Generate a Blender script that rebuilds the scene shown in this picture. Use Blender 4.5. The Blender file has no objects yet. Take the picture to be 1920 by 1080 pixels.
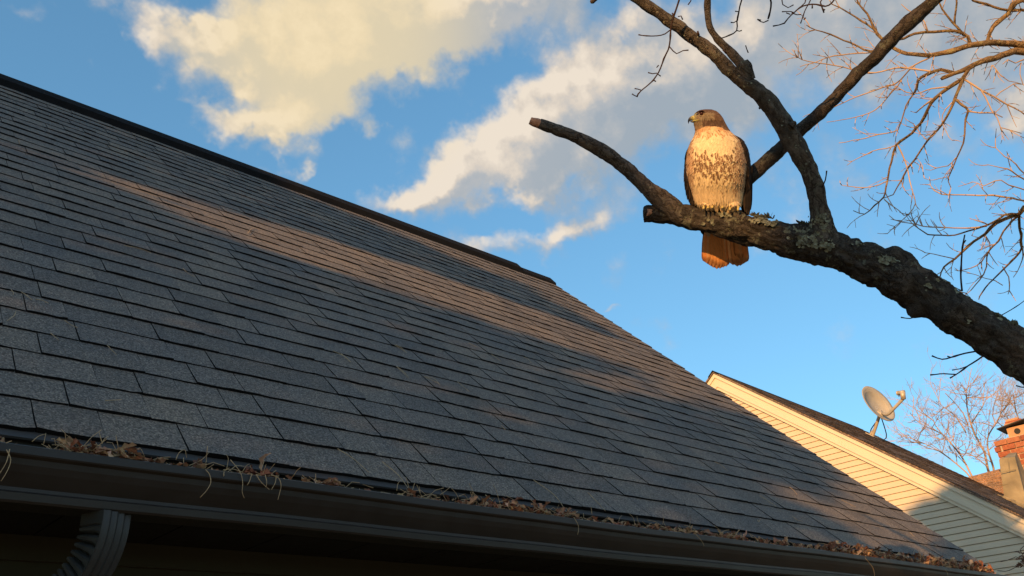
import bpy, math, random
import numpy as np
from mathutils import Vector, Matrix, noise
random.seed(7)
RNG = np.random.default_rng(7)
scene = bpy.context.scene
COL = scene.collection
R_ = math.radians

# ------------------------------------------------------------------ camera
# photograph measures (1920 x 1080): vanishing point of the eaves, of the roof slope, small roll
F = 1594.79
_d1 = np.array([2926 - 960, 1214 - 540, F]); CX = _d1 / np.linalg.norm(_d1)
_r = R_(4.0); _t = math.atan((_d1[0] * math.sin(_r) + _d1[1] * math.cos(_r)) / F)
CZ = np.array([-math.sin(_r) * math.cos(_t), -math.cos(_r) * math.cos(_t), math.sin(_t)])
CY = np.cross(CZ, CX)
RW = np.array([CX, CY, CZ])                       # world = RW @ (right, down, forward)
EYE = np.array([0.0, 0.0, 1.6])

def ray(px, py):
    d = RW @ np.array([px - 960.0, py - 540.0, F]); return d / np.linalg.norm(d)
def at(px, py, dist):
    return EYE + ray(px, py) * dist
def on_plane(px, py, p0, n):
    d = ray(px, py); return EYE + d * (((p0 - EYE) @ n) / (d @ n))

cam_d = bpy.data.cameras.new('camera'); cam = bpy.data.objects.new('camera', cam_d); COL.objects.link(cam)
cam_d.sensor_width = 36; cam_d.lens = F / 1920 * 36; cam_d.clip_start = 0.05; cam_d.clip_end = 3000
right = RW @ np.array([1, 0, 0]); up = RW @ np.array([0, -1, 0]); back = RW @ np.array([0, 0, -1])
cam.matrix_world = Matrix(((right[0], up[0], back[0], EYE[0]), (right[1], up[1], back[1], EYE[1]),
                           (right[2], up[2], back[2], EYE[2]), (0, 0, 0, 1)))
scene.camera = cam
scene.render.resolution_x = 1024; scene.render.resolution_y = 576

# ------------------------------------------------------------------ sun and sky
SUN_AZ, SUN_EL = R_(20), R_(12.5)                    # the light travels towards +X, a little towards +Y
SDIR = np.array([math.cos(SUN_AZ) * math.cos(SUN_EL), math.sin(SUN_AZ) * math.cos(SUN_EL), -math.sin(SUN_EL)])
SU = np.array([-math.sin(SUN_AZ), math.cos(SUN_AZ), 0.0])
SV = np.cross(SU, SDIR); SV = SV if SV[2] > 0 else -SV
ld = bpy.data.lights.new('sun', 'SUN'); ld.energy = 3.6; ld.color = (1.0, 0.53, 0.19); ld.angle = R_(0.55)
sun = bpy.data.objects.new('sun', ld); COL.objects.link(sun)
sun.rotation_mode = 'QUATERNION'; sun.rotation_quaternion = Vector(SDIR).to_track_quat('-Z', 'Y')
sun.location = (-10, -3, 8)
scene.view_settings.view_transform = 'Standard'; scene.view_settings.look = 'None'
scene.view_settings.exposure = 0.75; scene.view_settings.gamma = 1.0
scene.view_settings.use_curve_mapping = False
scene.cycles.max_bounces = 6; scene.cycles.transparent_max_bounces = 8

world = bpy.data.worlds.new('World'); scene.world = world; world.use_nodes = True
world.cycles.sampling_method = 'MANUAL'; world.cycles.sample_map_resolution = 256
wt = world.node_tree; wt.nodes.clear()

class NT:
    """short hand for building node trees"""
    def __init__(s, tree): s.t = tree
    def n(s, typ, **kw):
        nd = s.t.nodes.new(typ)
        for k, v in kw.items(): setattr(nd, k, v)
        return nd
    def link(s, a, b): s.t.links.new(a, b)
    def put(s, sock, v):
        if isinstance(v, bpy.types.NodeSocket): s.link(v, sock)
        else: sock.default_value = v
    def m(s, op, a, b=None, c=None, clamp=False):
        nd = s.n('ShaderNodeMath', operation=op, use_clamp=clamp); s.put(nd.inputs[0], a)
        if b is not None: s.put(nd.inputs[1], b)
        if c is not None: s.put(nd.inputs[2], c)
        return nd.outputs[0]
    def vm(s, op, a, b=None, scale=None):
        nd = s.n('ShaderNodeVectorMath', operation=op); s.put(nd.inputs[0], a)
        if b is not None: s.put(nd.inputs[1], b)
        if scale is not None: s.put(nd.inputs['Scale'], scale)
        return nd.outputs['Value'] if op in ('DOT_PRODUCT', 'LENGTH', 'DISTANCE') else nd.outputs[0]
    def mix(s, fac, a, b, blend='MIX'):
        nd = s.n('ShaderNodeMix', data_type='RGBA', blend_type=blend)
        s.put(nd.inputs[0], fac); s.put(nd.inputs[6], a); s.put(nd.inputs[7], b); return nd.outputs[2]
    def ramp(s, fac, stops, interp='LINEAR'):
        nd = s.n('ShaderNodeValToRGB'); cr = nd.color_ramp; cr.interpolation = interp
        while len(cr.elements) < len(stops): cr.elements.new(0.5)
        for e, (p, c) in zip(cr.elements, stops):
            e.position = p; e.color = c if len(c) == 4 else (*c, 1)
        s.put(nd.inputs[0], fac); return nd.outputs[0]
    def noise(s, vec, scale, detail=4, rough=0.55, dist=0.0, out='Fac'):
        nd = s.n('ShaderNodeTexNoise'); s.put(nd.inputs['Vector'], vec)
        nd.inputs['Scale'].default_value = scale; nd.inputs['Detail'].default_value = detail
        nd.inputs['Roughness'].default_value = rough; nd.inputs['Distortion'].default_value = dist
        return nd.outputs[out]
    def sstep(s, x, a, b):
        nd = s.n('ShaderNodeMapRange', interpolation_type='SMOOTHSTEP'); s.put(nd.inputs[0], x)
        nd.inputs[1].default_value = a; nd.inputs[2].default_value = b; return nd.outputs[0]

# the cloud field as a node group: direction in, density out
cg = bpy.data.node_groups.new('cloud_density', 'ShaderNodeTree')
cg.interface.new_socket('Direction', in_out='INPUT', socket_type='NodeSocketVector')
cg.interface.new_socket('Density', in_out='OUTPUT', socket_type='NodeSocketFloat')
g = NT(cg); gi = g.n('NodeGroupInput'); go = g.n('NodeGroupOutput')
dirn = gi.outputs[0]
w1 = g.vm('SUBTRACT', g.noise(dirn, 7, 5, 0.6, out='Color'), (0.5, 0.5, 0.5))
w2 = g.vm('SUBTRACT', g.noise(dirn, 34, 3, 0.6, out='Color'), (0.5, 0.5, 0.5))
wd = g.vm('ADD', dirn, g.vm('ADD', g.vm('SCALE', w1, scale=0.14), g.vm('SCALE', w2, scale=0.022)))
BLOBS = [  # direction given in photograph pixels: x, y, half length, half width, slope, weight
    (640, 50, 250, 95, -10, 1.25), (470, 95, 130, 55, 0, 1.0), (320, 72, 110, 30, 5, .85), (570, 175, 120, 70, 5, 1.1),
    (500, 225, 110, 28, -5, .8), (800, 50, 200, 75, -12, 1.0), (930, 0, 140, 45, -10, .8), (562, 285, 24, 16, -30, .7),
    (400, 192, 55, 16, 10, .5), (620, -60, 260, 80, 0, 1.2),
    (770, 375, 110, 30, -10, .85), (900, 320, 130, 62, -28, 1.0), (1020, 250, 150, 90, -35, 1.1), (1160, 190, 160, 110, -15, 1.1),
    (1300, 140, 135, 78, -10, .85), (1420, 80, 95, 45, -25, .42), (1060, 310, 110, 26, -14, .3),
    (915, 468, 62, 28, 0, 1.0), (1010, 428, 85, 24, -14, .8), (1090, 405, 60, 14, -14, .4),
    (1157, 546, 22, 9, -15, .62), (468, 297, 26, 9, 0, .5), (612, 346, 18, 6, 0, .5), (1890, 190, 60, 30, 0, .5),
    (700, 250, 26, 22, -40, .45), (30, 30, 60, 20, 0, .3),
    # beyond the frame the broken cloud goes on
    (2500, 300, 300, 120, -20, 1.1), (-700, 100, 330, 130, -15, 1.1), (-1500, 700, 350, 120, 0, 1.1), (900, -900, 500, 200, -15, 1.0),
    (1900, -500, 260, 90, -20, 1.0), (0, -500, 280, 100, -10, 1.0)]
tot = None
def add_blob(c, a, b, w):
    global tot
    q1 = g.m('SUBTRACT', g.vm('DOT_PRODUCT', wd, tuple(a)), float(c @ a)); q2 = g.m('SUBTRACT', g.vm('DOT_PRODUCT', wd, tuple(b)), float(c @ b))
    d2 = g.m('ADD', g.m('MULTIPLY', q1, q1), g.m('MULTIPLY', q2, q2))
    e = g.m('MULTIPLY', g.m('POWER', 2.718, g.m('MULTIPLY', d2, -1.0)), w)
    e = g.m('MULTIPLY', e, g.m('GREATER_THAN', g.vm('DOT_PRODUCT', dirn, tuple(c)), 0.2))
    tot = e if tot is None else g.m('ADD', tot, e)
for (bx, by, hl, hw, sl, wgt) in BLOBS:
    c = ray(bx, by); k = F / (F * F + (bx - 960) ** 2 + (by - 540) ** 2) ** 0.5
    sr = R_(sl); ax = ray(bx + math.cos(sr), by + math.sin(sr)) - c; bx2 = ray(bx - math.sin(sr), by + math.cos(sr)) - c
    a = ax / (np.linalg.norm(ax) ** 2 * hl); b = bx2 / (np.linalg.norm(bx2) ** 2 * hw)
    add_blob(c, a, b, wgt)
for k in range(20):                                 # extra unseen cloud added behind the viewer to warm and lift the shade
    az = R_(112 + 13.5 * k + (k * 37) % 13); el = R_(12 + (k * 29) % 58)
    c = np.array([math.cos(az) * math.cos(el), math.sin(az) * math.cos(el), math.sin(el)])
    a = np.cross([0, 0, 1], c); a /= np.linalg.norm(a); b = np.cross(c, a)
    add_blob(c, a / 0.34, b / 0.15, 1.15)
fb = g.noise(dirn, 9, 8, 0.62)
vo_ = g.n('ShaderNodeTexVoronoi', feature='F1'); vo_.inputs['Scale'].default_value = 20
g.link(g.vm('ADD', dirn, g.vm('ADD', g.vm('SCALE', w1, scale=0.07), g.vm('SCALE', w2, scale=0.035))), vo_.inputs['Vector'])
den = g.m('ADD', tot, g.m('ADD', g.m('MULTIPLY', g.m('SUBTRACT', fb, 0.5), 1.7), g.m('MULTIPLY', g.m('SUBTRACT', 0.43, vo_.outputs['Distance']), 0.75)))
den = g.m('MULTIPLY', den, g.m('GREATER_THAN', tot, 0.02))
g.link(den, go.inputs[0])

w = NT(wt)
tc = w.n('ShaderNodeTexCoord'); vdir = w.vm('NORMALIZE', tc.outputs['Generated'])
sky = w.n('ShaderNodeTexSky', sky_type='NISHITA'); sky.sun_disc = False
sky.sun_elevation = SUN_EL
sky.sun_rotation = math.atan2(-SDIR[0], -SDIR[1])
sky.air_density = 1.0; sky.dust_density = 0.4; sky.ozone_density = 2.2; sky.altitude = 50
gmn = w.n('ShaderNodeGamma'); w.link(sky.outputs[0], gmn.inputs[0]); gmn.inputs[1].default_value = 0.72
skyc = w.mix(1.0, gmn.outputs[0], (0.72, 1.16, 1.34, 1), 'MULTIPLY')
def dens(v):
    nd = w.n('ShaderNodeGroup'); nd.node_tree = cg; w.link(v, nd.inputs[0]); return nd.outputs[0]
D0 = dens(vdir)
toward = RW @ np.array([-0.020, -0.013, 0])
D1 = dens(w.vm('NORMALIZE', w.vm('ADD', vdir, tuple(toward))))
alpha = w.sstep(D0, 0.22, 1.15)
lit = w.m('ADD', w.m('MULTIPLY', w.m('SUBTRACT', D0, D1), 0.8), 0.27, clamp=True)
fine = w.noise(vdir, 13, 7, 0.62)
lit = w.m('ADD', lit, w.m('MULTIPLY', w.m('SUBTRACT', fine, 0.5), 1.5), clamp=True)
warmside = w.sstep(w.vm('DOT_PRODUCT', vdir, tuple(ray(560, 90))), math.cos(R_(24)), math.cos(R_(6)))      # the nearer, thinner cloud takes more of the low sun
lit = w.m('ADD', lit, w.m('MULTIPLY', warmside, 0.28), clamp=True)
cloudc = w.ramp(lit, [(0.0, (1.45, 1.65, 1.85)), (0.4, (1.95, 1.97, 1.98)), (0.75, (3.0, 2.6, 2.15)), (1.0, (3.6, 3.1, 2.5))])
core = w.sstep(w.vm('DOT_PRODUCT', vdir, tuple(ray(620, 60))), math.cos(R_(12)), 1.0)
cloudc = w.mix(w.m('MULTIPLY', core, 0.62), cloudc, (3.9, 3.05, 1.55, 1))
col = w.mix(w.m('MULTIPLY', alpha, 0.93), skyc, cloudc)
bg = w.n('ShaderNodeBackground'); bg.inputs[1].default_value = 0.15; w.link(col, bg.inputs[0])
wo = w.n('ShaderNodeOutputWorld'); w.link(bg.outputs[0], wo.inputs[0])

# ------------------------------------------------------------------ materials
def mat_new(name):
    m = bpy.data.materials.new(name); m.use_nodes = True; t = m.node_tree; t.nodes.clear()
    b = t.nodes.new('ShaderNodeBsdfPrincipled'); o = t.nodes.new('ShaderNodeOutputMaterial')
    t.links.new(b.outputs[0], o.inputs[0]); return m, NT(t), b
def bump(n, b, h, strength=0.5, dist=0.01):
    bp = n.n('ShaderNodeBump'); bp.inputs['Strength'].default_value = strength; bp.inputs['Distance'].default_value = dist
    n.link(h, bp.inputs['Height']); n.link(bp.outputs[0], b.inputs['Normal'])
def P(n): return n.n('ShaderNodeNewGeometry').outputs['Position']
def simple(name, c, rough=0.7, var=0.15, scale=6, bscale=60, bstr=0.2, metal=0.0, spec=0.3):
    m, n, b = mat_new(name); p = P(n)
    f1 = n.noise(p, scale, 5); dark = tuple(x * (1 - var) for x in c); light = tuple(min(1, x * (1 + var)) for x in c)
    n.link(n.ramp(f1, [(0.3, dark), (0.7, light)]), b.inputs['Base Color'])
    n.link(n.ramp(n.noise(p, scale * 2, 4), [(0.3, (rough * .85,) * 3), (0.7, (min(1, rough * 1.15),) * 3)]), b.inputs['Roughness'])
    b.inputs['Metallic'].default_value = metal; b.inputs['Specular IOR Level'].default_value = spec
    bump(n, b, n.noise(p, bscale, 4), bstr, 0.003); return m

def shingle_mat(name, base, far=False, streak=1.0):
    m, n, b = mat_new(name); p = P(n)
    info = n.n('ShaderNodeObjectInfo').outputs['Random']; isl = n.n('ShaderNodeNewGeometry').outputs['Random Per Island']
    rnd = n.m('FRACT', n.m('ADD', info, isl))
    tint = n.ramp(rnd, [(0, tuple(x * .84 for x in base)), (.5, base), (1, (base[0] * 1.18, base[1] * 1.14, base[2] * 1.08))])
    gr = n.noise(p, 170 if not far else 60, 4, 0.75)
    gr2 = n.n('ShaderNodeTexVoronoi'); n.link(p, gr2.inputs['Vector']); gr2.inputs['Scale'].default_value = 230 if not far else 70
    gcol = n.ramp(gr2.outputs['Color'], [(0.12, (.40, .41, .42)), (.55, (.97, .97, .97)), (.95, (2.1, 2.0, 1.85))])
    c = n.mix(0.75, tint, gcol, 'MULTIPLY')
    c = n.mix(1.0, c, n.ramp(gr, [(0.3, (.5, .5, .5)), (.7, (1.5, 1.5, 1.5))]), 'MULTIPLY')
    wear = n.m('ADD', n.m('MULTIPLY', n.noise(p, 1.7, 5, .6), .6), n.m('MULTIPLY', n.noise(n.vm('MULTIPLY', p, (3.2, .5, .5)), 2.2, 5, .7), .4))
    c = n.mix(1.0, c, n.ramp(wear, [(0.34, (.74, .80, .88)), (.66, (1.18, 1.10, 1.0))]), 'MULTIPLY')
    n.link(c, b.inputs['Base Color']); b.inputs['Roughness'].default_value = 0.93; b.inputs['Specular IOR Level'].default_value = 0.25
    bump(n, b, n.m('ADD', gr, n.m('MULTIPLY', gr2.outputs['Distance'], 1.2)), 0.75, 0.0035 if not far else .01)
    return m
M_sh = shingle_mat('shingle_granules', (0.182, 0.166, 0.154))
M_butt = simple('asphalt_edge', (0.010, 0.010, 0.011), 0.95, .2, 30, 200, .4, spec=.1)
M_far = shingle_mat('brown_shingle', (0.20, 0.155, 0.13), True)
M_tan = shingle_mat('tan_shingle', (0.50, 0.32, 0.19), True)
M_gut = simple('gutter_paint', (0.020, 0.018, 0.017), 0.42, .25, 9, 120, .08, spec=.45)
M_gin = simple('gutter_inside', (0.05, 0.052, 0.056), 0.75)
M_spout = simple('downspout_paint', (0.026, 0.031, 0.034), 0.45, .2, 14, 160, .08, spec=.5)
M_soff = simple('dark_soffit', (0.012, 0.013, 0.015), 0.6)
M_wall = simple('olive_siding', (0.040, 0.040, 0.026), 0.75, .1, 3, 80, .1)
M_vinyl = simple('beige_vinyl', (0.65, 0.55, 0.41), 0.5, .05, 2.5, 25, .06)
M_trim = simple('cream_trim', (0.70, 0.62, 0.48), 0.5, .04, 2, 25, .05)
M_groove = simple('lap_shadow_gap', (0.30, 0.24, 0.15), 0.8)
M_ground = simple('lawn_soil', (0.19, 0.155, 0.09), 0.95, .3, .6, 12, .5)
M_wood = simple('broken_wood', (0.42, 0.24, 0.16), 0.8, .25, 60, 220, .6)
M_dish = simple('dish_grey', (0.40, 0.38, 0.33), 0.55, .08, 8, 60, .05)
M_dishm = simple('dish_mount_metal', (0.50, 0.44, 0.34), 0.45, .15, 20, 90, .1, metal=.3)
M_black = simple('black_cable', (0.02, 0.02, 0.02), 0.5)
M_brick = None
def brick_mat():
    m, n, b = mat_new('red_brick'); p = P(n)
    r = n.n('ShaderNodeObjectInfo').outputs['Random']
    c = n.ramp(r, [(0, (.27, .085, .045)), (.5, (.38, .125, .06)), (1, (.44, .19, .10))])
    c = n.mix(1, c, n.ramp(n.noise(p, 18, 5, .7), [(.3, (.65, .6, .6)), (.7, (1.2, 1.2, 1.2))]), 'MULTIPLY')
    n.link(c, b.inputs['Base Color']); b.inputs['Roughness'].default_value = .9; bump(n, b, n.noise(p, 40, 5), .5, .01); return m
M_brick = brick_mat()
M_mortar = simple('mortar', (0.50, 0.40, 0.30), 0.95, .2, 12, 60, .4)
M_stone = simple('weathered_parging', (0.27, 0.23, 0.15), 0.92, .28, 3.5, 30, .6)
M_flash = simple('dark_chimney_cap', (0.05, 0.045, 0.04), 0.5)
M_clay = simple('clay_flue', (0.50, 0.30, 0.17), 0.85)

def bark_mat(name, dark, light, lich=(0.25, 0.27, 0.2), amount=.5, sc=1.0):
    m, n, b = mat_new(name)
    p = n.n('ShaderNodeAttribute', attribute_name='rest').outputs['Vector']     # limb coordinates: along, across, across
    ps = n.vm('MULTIPLY', p, (.38, 1, 1)); wob = n.vm('SUBTRACT', n.noise(p, 26 * sc, 4, .65, out='Color'), (.5, .5, .5))
    pw = n.vm('ADD', ps, n.vm('SCALE', wob, scale=.05 / sc))
    vo = n.n('ShaderNodeTexVoronoi', feature='DISTANCE_TO_EDGE'); vo.inputs['Scale'].default_value = 52 * sc; n.link(pw, vo.inputs['Vector'])
    vc = n.n('ShaderNodeTexVoronoi'); vc.inputs['Scale'].default_value = 52 * sc; n.link(pw, vc.inputs['Vector'])
    patchy = n.sstep(n.noise(p, 9 * sc, 4, .6), .38, .62)
    crack = n.m('MAXIMUM', n.sstep(vo.outputs['Distance'], 0.0, 0.10), n.m('MULTIPLY', patchy, .75))
    f1 = n.noise(pw, 95 * sc, 7, .72); f2 = n.noise(p, 11 * sc, 4, .6)
    c = n.ramp(f1, [(.32, dark), (.7, light)])
    c = n.mix(1, c, n.ramp(n.vm('DOT_PRODUCT', vc.outputs['Color'], (.33, .33, .33)), [(.2, (.72, .74, .76)), (.8, (1.22, 1.18, 1.12))]), 'MULTIPLY')
    c = n.mix(1, c, n.ramp(crack, [(0, (.40, .38, .37)), (1, (1.0, 1.0, 1.0))]), 'MULTIPLY')
    spots = n.sstep(n.m('ADD', n.noise(p, 30 * sc, 6, .75), n.m('MULTIPLY', f2, .35)), .74, .82)
    c = n.mix(n.m('MULTIPLY', spots, amount), c, (*lich, 1))
    n.link(c, b.inputs['Base Color']); b.inputs['Roughness'].default_value = .92; b.inputs['Specular IOR Level'].default_value = .2
    h = n.m('ADD', n.m('MULTIPLY', crack, .5), n.m('MULTIPLY', f1, 1.4)); bump(n, b, h, .95, .006 / sc); return m
M_bark = bark_mat('limb_bark', (.024, .021, .019), (.115, .10, .086), amount=.5)
M_bark2 = bark_mat('branch_bark', (.046, .039, .033), (.19, .165, .14), amount=.35)
M_barkstub = bark_mat('stub_bark', (.040, .034, .030), (.22, .19, .165), amount=.45)
M_barkb = bark_mat('back_branch_bark', (.028, .024, .021), (.10, .084, .07), amount=.3)
M_twig = simple('dark_twig', (.040, .022, .018), .8, .3, 30, 200, .4)
M_tan_bark = bark_mat('tan_bark', (.17, .11, .06), (.42, .29, .15), (.36, .34, .16), .6, .35)
M_tan_twig = simple('tan_twig', (.46, .32, .20), .8, .25, 4, 60, .3)
M_fartwig = simple('pink_tan_twig', (.46, .33, .25), .85, .2, 2, 20, .2)
M_lichen = simple('grey_green_lichen', (.22, .23, .17), .95, .45, 60, 300, .6)
M_lichend = simple('dark_lichen_frond', (.085, .09, .065), .95, .4, 60, 300, .6)

def vcol_mat(name, rough=.75, spec=.2, trans=0.0, bs=0.4, fs=500, sheen=0.0):
    m, n, b = mat_new(name); a = n.n('ShaderNodeVertexColor'); a.layer_name = 'Col'; p = n.n('ShaderNodeTexCoord').outputs['Object']
    f1 = n.noise(p, fs, 3, .6); c = n.mix(1, a.outputs[0], n.ramp(f1, [(.3, (.86, .84, .82)), (.7, (1.1, 1.1, 1.1))]), 'MULTIPLY')
    n.link(c, b.inputs['Base Color']); b.inputs['Roughness'].default_value = rough; b.inputs['Specular IOR Level'].default_value = spec
    bump(n, b, f1, bs, .0012)
    if trans > 0:
        tr = n.n('ShaderNodeBsdfTranslucent'); n.link(c, tr.inputs[0]); mx = n.n('ShaderNodeMixShader'); mx.inputs[0].default_value = trans
        n.link(b.outputs[0], mx.inputs[1]); n.link(tr.outputs[0], mx.inputs[2])
        o = [x for x in n.t.nodes if x.type == 'OUTPUT_MATERIAL'][0]; n.link(mx.outputs[0], o.inputs[0])
    return m
M_fea = vcol_mat('feathers'); M_tailf = vcol_mat('tail_feathers', trans=.25)
M_leafd = vcol_mat('dry_leaves', .7, .25, .15, .5, 200)
M_beak = vcol_mat('beak_horn', .35, .5, 0, .1); M_foot = vcol_mat('foot_scales', .5, .4, 0, .5, 900)
M_eye, _n, _b = mat_new('eye'); _b.inputs['Base Color'].default_value = (.05, .018, .012, 1); _b.inputs['Roughness'].default_value = .06
M_needle = simple('dry_needle', (.46, .34, .20), .7, .25, 40, 100, .1)
M_green = simple('shade_tree_leaf', (.05, .07, .03), .8)

# ------------------------------------------------------------------ mesh helpers
W = {}
def link(o, parent=None, mat_w=None):
    COL.objects.link(o); W[o] = mat_w or Matrix.Identity(4)
    if parent is not None:
        o.parent = parent; o.matrix_parent_inverse = W[parent].inverted()
    return o
def root(name, loc, label, cat, group=None):
    o = bpy.data.objects.new(name, None); o.location = loc; o.empty_display_size = .1
    link(o, None, Matrix.Translation(Vector(loc))); tag(o, label, cat, group); return o
def tag(o, label=None, cat=None, group=None, kind=None):
    if label: o['label'] = label
    if cat: o['category'] = cat
    if group: o['group'] = group
    if kind: o['kind'] = kind
    return o
def mesh(name, V, Fc, mats, smooth=False, mi=None, cols=None):
    me = bpy.data.meshes.new(name); me.from_pydata([tuple(map(float, v)) for v in V], [], [tuple(int(i) for i in f) for f in Fc])
    for m in (mats if isinstance(mats, (list, tuple)) else [mats]): me.materials.append(m)
    if mi is not None: me.polygons.foreach_set('material_index', list(mi))
    if smooth: me.polygons.foreach_set('use_smooth', [True] * len(me.polygons))
    if cols is not None:
        ca = me.color_attributes.new('Col', 'FLOAT_COLOR', 'POINT')
        ca.data.foreach_set('color', np.concatenate([np.asarray(cols, float).reshape(-1, 3), np.ones((len(V), 1))], 1).ravel())
    me.update(); return me
def obj(name, V, Fc, mats, parent=None, **kw):
    return link(bpy.data.objects.new(name, mesh(name, V, Fc, mats, **kw)), parent)

class MB:
    def __init__(s): s.V = []; s.F = []; s.mi = []; s.C = []
    def add(s, V, Fc, mi=0, C=None):
        o = len(s.V); s.V += [tuple(v) for v in V]; s.F += [tuple(o + i for i in f) for f in Fc]
        s.mi += (list(mi) if isinstance(mi, (list, tuple)) else [mi] * len(Fc))
        if C is not None: s.C += [tuple(c) for c in C]
    def box(s, o, a, b, c, mi=0):
        o, a, b, c = map(np.asarray, (o, a, b, c))
        V = [o, o + a, o + a + b, o + b, o + c, o + a + c, o + a + b + c, o + b + c]
        s.add(V, [(0, 3, 2, 1), (4, 5, 6, 7), (0, 1, 5, 4), (1, 2, 6, 5), (2, 3, 7, 6), (3, 0, 4, 7)], mi)
    def tube(s, pts, rad, sides=6, caps=True, mi=0):
        V, Fc = tube_geo(pts, rad, sides, caps); s.add(V, Fc, mi)
    def build(s, name, mats, parent=None, smooth=False):
        return obj(name, s.V, s.F, mats, parent, smooth=smooth, mi=s.mi, cols=s.C if s.C else None)

def frames(pts):
    pts = np.asarray(pts, float); T = np.gradient(pts, axis=0); T /= (np.linalg.norm(T, axis=1)[:, None] + 1e-12)
    ref = np.array([0, 0, 1.0]) if abs(T[0][2]) < .9 else np.array([1.0, 0, 0])
    N = [np.cross(T[0], ref)]; N[0] /= np.linalg.norm(N[0])
    for i in range(1, len(pts)):
        v = N[-1] - T[i] * (N[-1] @ T[i]); v /= (np.linalg.norm(v) + 1e-12); N.append(v)
    N = np.array(N); B = np.cross(T, N); return pts, T, N, B
def tube_geo(pts, rad, sides=6, caps=True, disp=None):
    pts, T, N, B = frames(pts); n = len(pts); rad = np.broadcast_to(rad, (n,)) if np.ndim(rad) == 0 else np.asarray(rad)
    ang = np.arange(sides) * 2 * math.pi / sides
    V = pts[:, None, :] + rad[:, None, None] * (np.cos(ang)[None, :, None] * N[:, None, :] + np.sin(ang)[None, :, None] * B[:, None, :])
    V = V.reshape(-1, 3)
    if disp is not None: V = disp(V, pts, rad, sides, ang)
    Fc = [(i * sides + j, i * sides + (j + 1) % sides, (i + 1) * sides + (j + 1) % sides, (i + 1) * sides + j) for i in range(n - 1) for j in range(sides)]
    if caps: Fc += [tuple(range(sides))[::-1], tuple((n - 1) * sides + j for j in range(sides))]
    return V.tolist(), Fc
def spline(pts, step):
    """Catmull-Rom through rows of pts (any number of columns), resampled about every step metres (first 3 columns)"""
    P_ = np.asarray(pts, float); P_ = np.vstack([2 * P_[0] - P_[1], P_, 2 * P_[-1] - P_[-2]]); out = []
    for i in range(1, len(P_) - 2):
        L = np.linalg.norm(P_[i + 1][:3] - P_[i][:3]); k = max(1, int(round(L / step)))
        for j in range(k):
            t = j / k; a, b, c, d = P_[i - 1], P_[i], P_[i + 1], P_[i + 2]
            out.append(0.5 * (2 * b + (c - a) * t + (2 * a - 5 * b + 4 * c - d) * t * t + (3 * b - a - 3 * c + d) * t ** 3))
    out.append(P_[-2]); return np.array(out)

# ------------------------------------------------------------------ ground
gm = MB(); N_ = 24
for i in range(N_ + 1):
    for j in range(N_ + 1):
        x = -600 + 1200 * i / N_; y = -600 + 1200 * j / N_; gm.V.append((x, y, 0.0))
for i in range(N_):
    for j in range(N_):
        a = i * (N_ + 1) + j; gm.F.append((a, a + N_ + 1, a + N_ + 2, a + 1)); gm.mi.append(0)
tag(gm.build('ground', M_ground), kind='structure')

# ------------------------------------------------------------------ own house
SL = np.array([0, math.cos(R_(44.93)), math.sin(R_(44.93))]); NL = np.array([0, -SL[2], SL[1]]); XV = np.array([1.0, 0, 0])
E0 = np.array([0.0, 2.197, 2.283])                 # shingle edge line at the eave
X0, X1 = -0.9, 5.955; SLEN = 5.06; EXPO = 0.150
house = root('house', (2.5, 5.8, 0), 'near house with steep dark grey shingle roof and black gutter', 'house')
deck = MB()
deck.box(E0 + XV * X0 - NL * .03 + SL * .01, XV * (X1 - X0 - .02), SL * (SLEN - .02), NL * .022)
roofo = deck.build('roof', M_soff, house)
SLB = np.array([0, -SL[1], SL[2]]); rid = E0 + SL * SLEN
back_ = MB(); NB = np.array([0, SL[2], SL[1]])
back_.box(rid + XV * X0 - NB * .03, XV * (X1 - X0), -SLB * 5.6, NB * .035)
back_.build('back_slope', M_sh, roofo)

WID = [.12, .14, .16, .185, .21, .235, .26, .29]
def tab_geo(w, thick, seed):
    rr = random.Random(seed); k = 5; V = []; b0 = .0045; Ls = .212
    for i in range(k):
        x = (w - .0025) * i / (k - 1); j = rr.uniform(-.0028, .0028); lift = rr.uniform(0, .0022) * (1 if rr.random() < .8 else 1.8)
        for (s, nn) in ((j, b0 * .4), (j + rr.uniform(-.0006, .0006), b0 + thick + lift), (.05, b0 * .75 + thick), (Ls, .003), (Ls, 0)):
            V.append(XV * x + SL * s + NL * nn)
    Fc = []; mi = []
    for i in range(k - 1):
        a = i * 5; b = a + 5
        Fc += [(a, b, b + 1, a + 1), (a + 1, b + 1, b + 2, a + 2), (a + 2, b + 2, b + 3, a + 3)]; mi += [1, 0, 0]
    Fc += [(0, 1, 2, 3, 4), tuple(reversed([(k - 1) * 5 + q for q in range(5)]))]; mi += [1, 1]
    return V, Fc, mi
GEO = {}
for iw, wv in enumerate(WID):
    for th in (0, 1):
        for sd in range(2): GEO[(iw, th, sd)] = tab_geo(wv, (.0045, .0074)[th], iw * 10 + th * 3 + sd)
MESH = {k: mesh('shingle', v[0], v[1], [M_sh, M_butt], mi=v[2]) for k, v in GEO.items()}
tabs = []; rr = random.Random(3)
ncourse = int(SLEN / EXPO) + 1
for c in range(ncourse):
    s = c * EXPO + rr.uniform(-.002, .002) if c else -.006
    x = X0 - rr.uniform(0, .3); th = rr.random() < .5
    while x < X1 - .02:
        iw = rr.randrange(len(WID)); 
        if x + WID[iw] > X1 + .012 * 1.0:
            ok = [i for i in range(len(WID)) if x + WID[i] <= X1 + .02]
            if not ok: break
            iw = ok[-1]
        th = not th if rr.random() < .8 else th
        dx = 0
        tabs.append((E0 + XV * x + SL * s, (iw, int(th), rr.randrange(2)))); x += WID[iw]
    # the last piece of each course is set flush with the rake, overlapping its neighbour
    tabs.append((E0 + XV * (X1 - WID[3] + rr.uniform(-.004, .008)) + SL * s + NL * .0012, (3, int(th), 0)))
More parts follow.
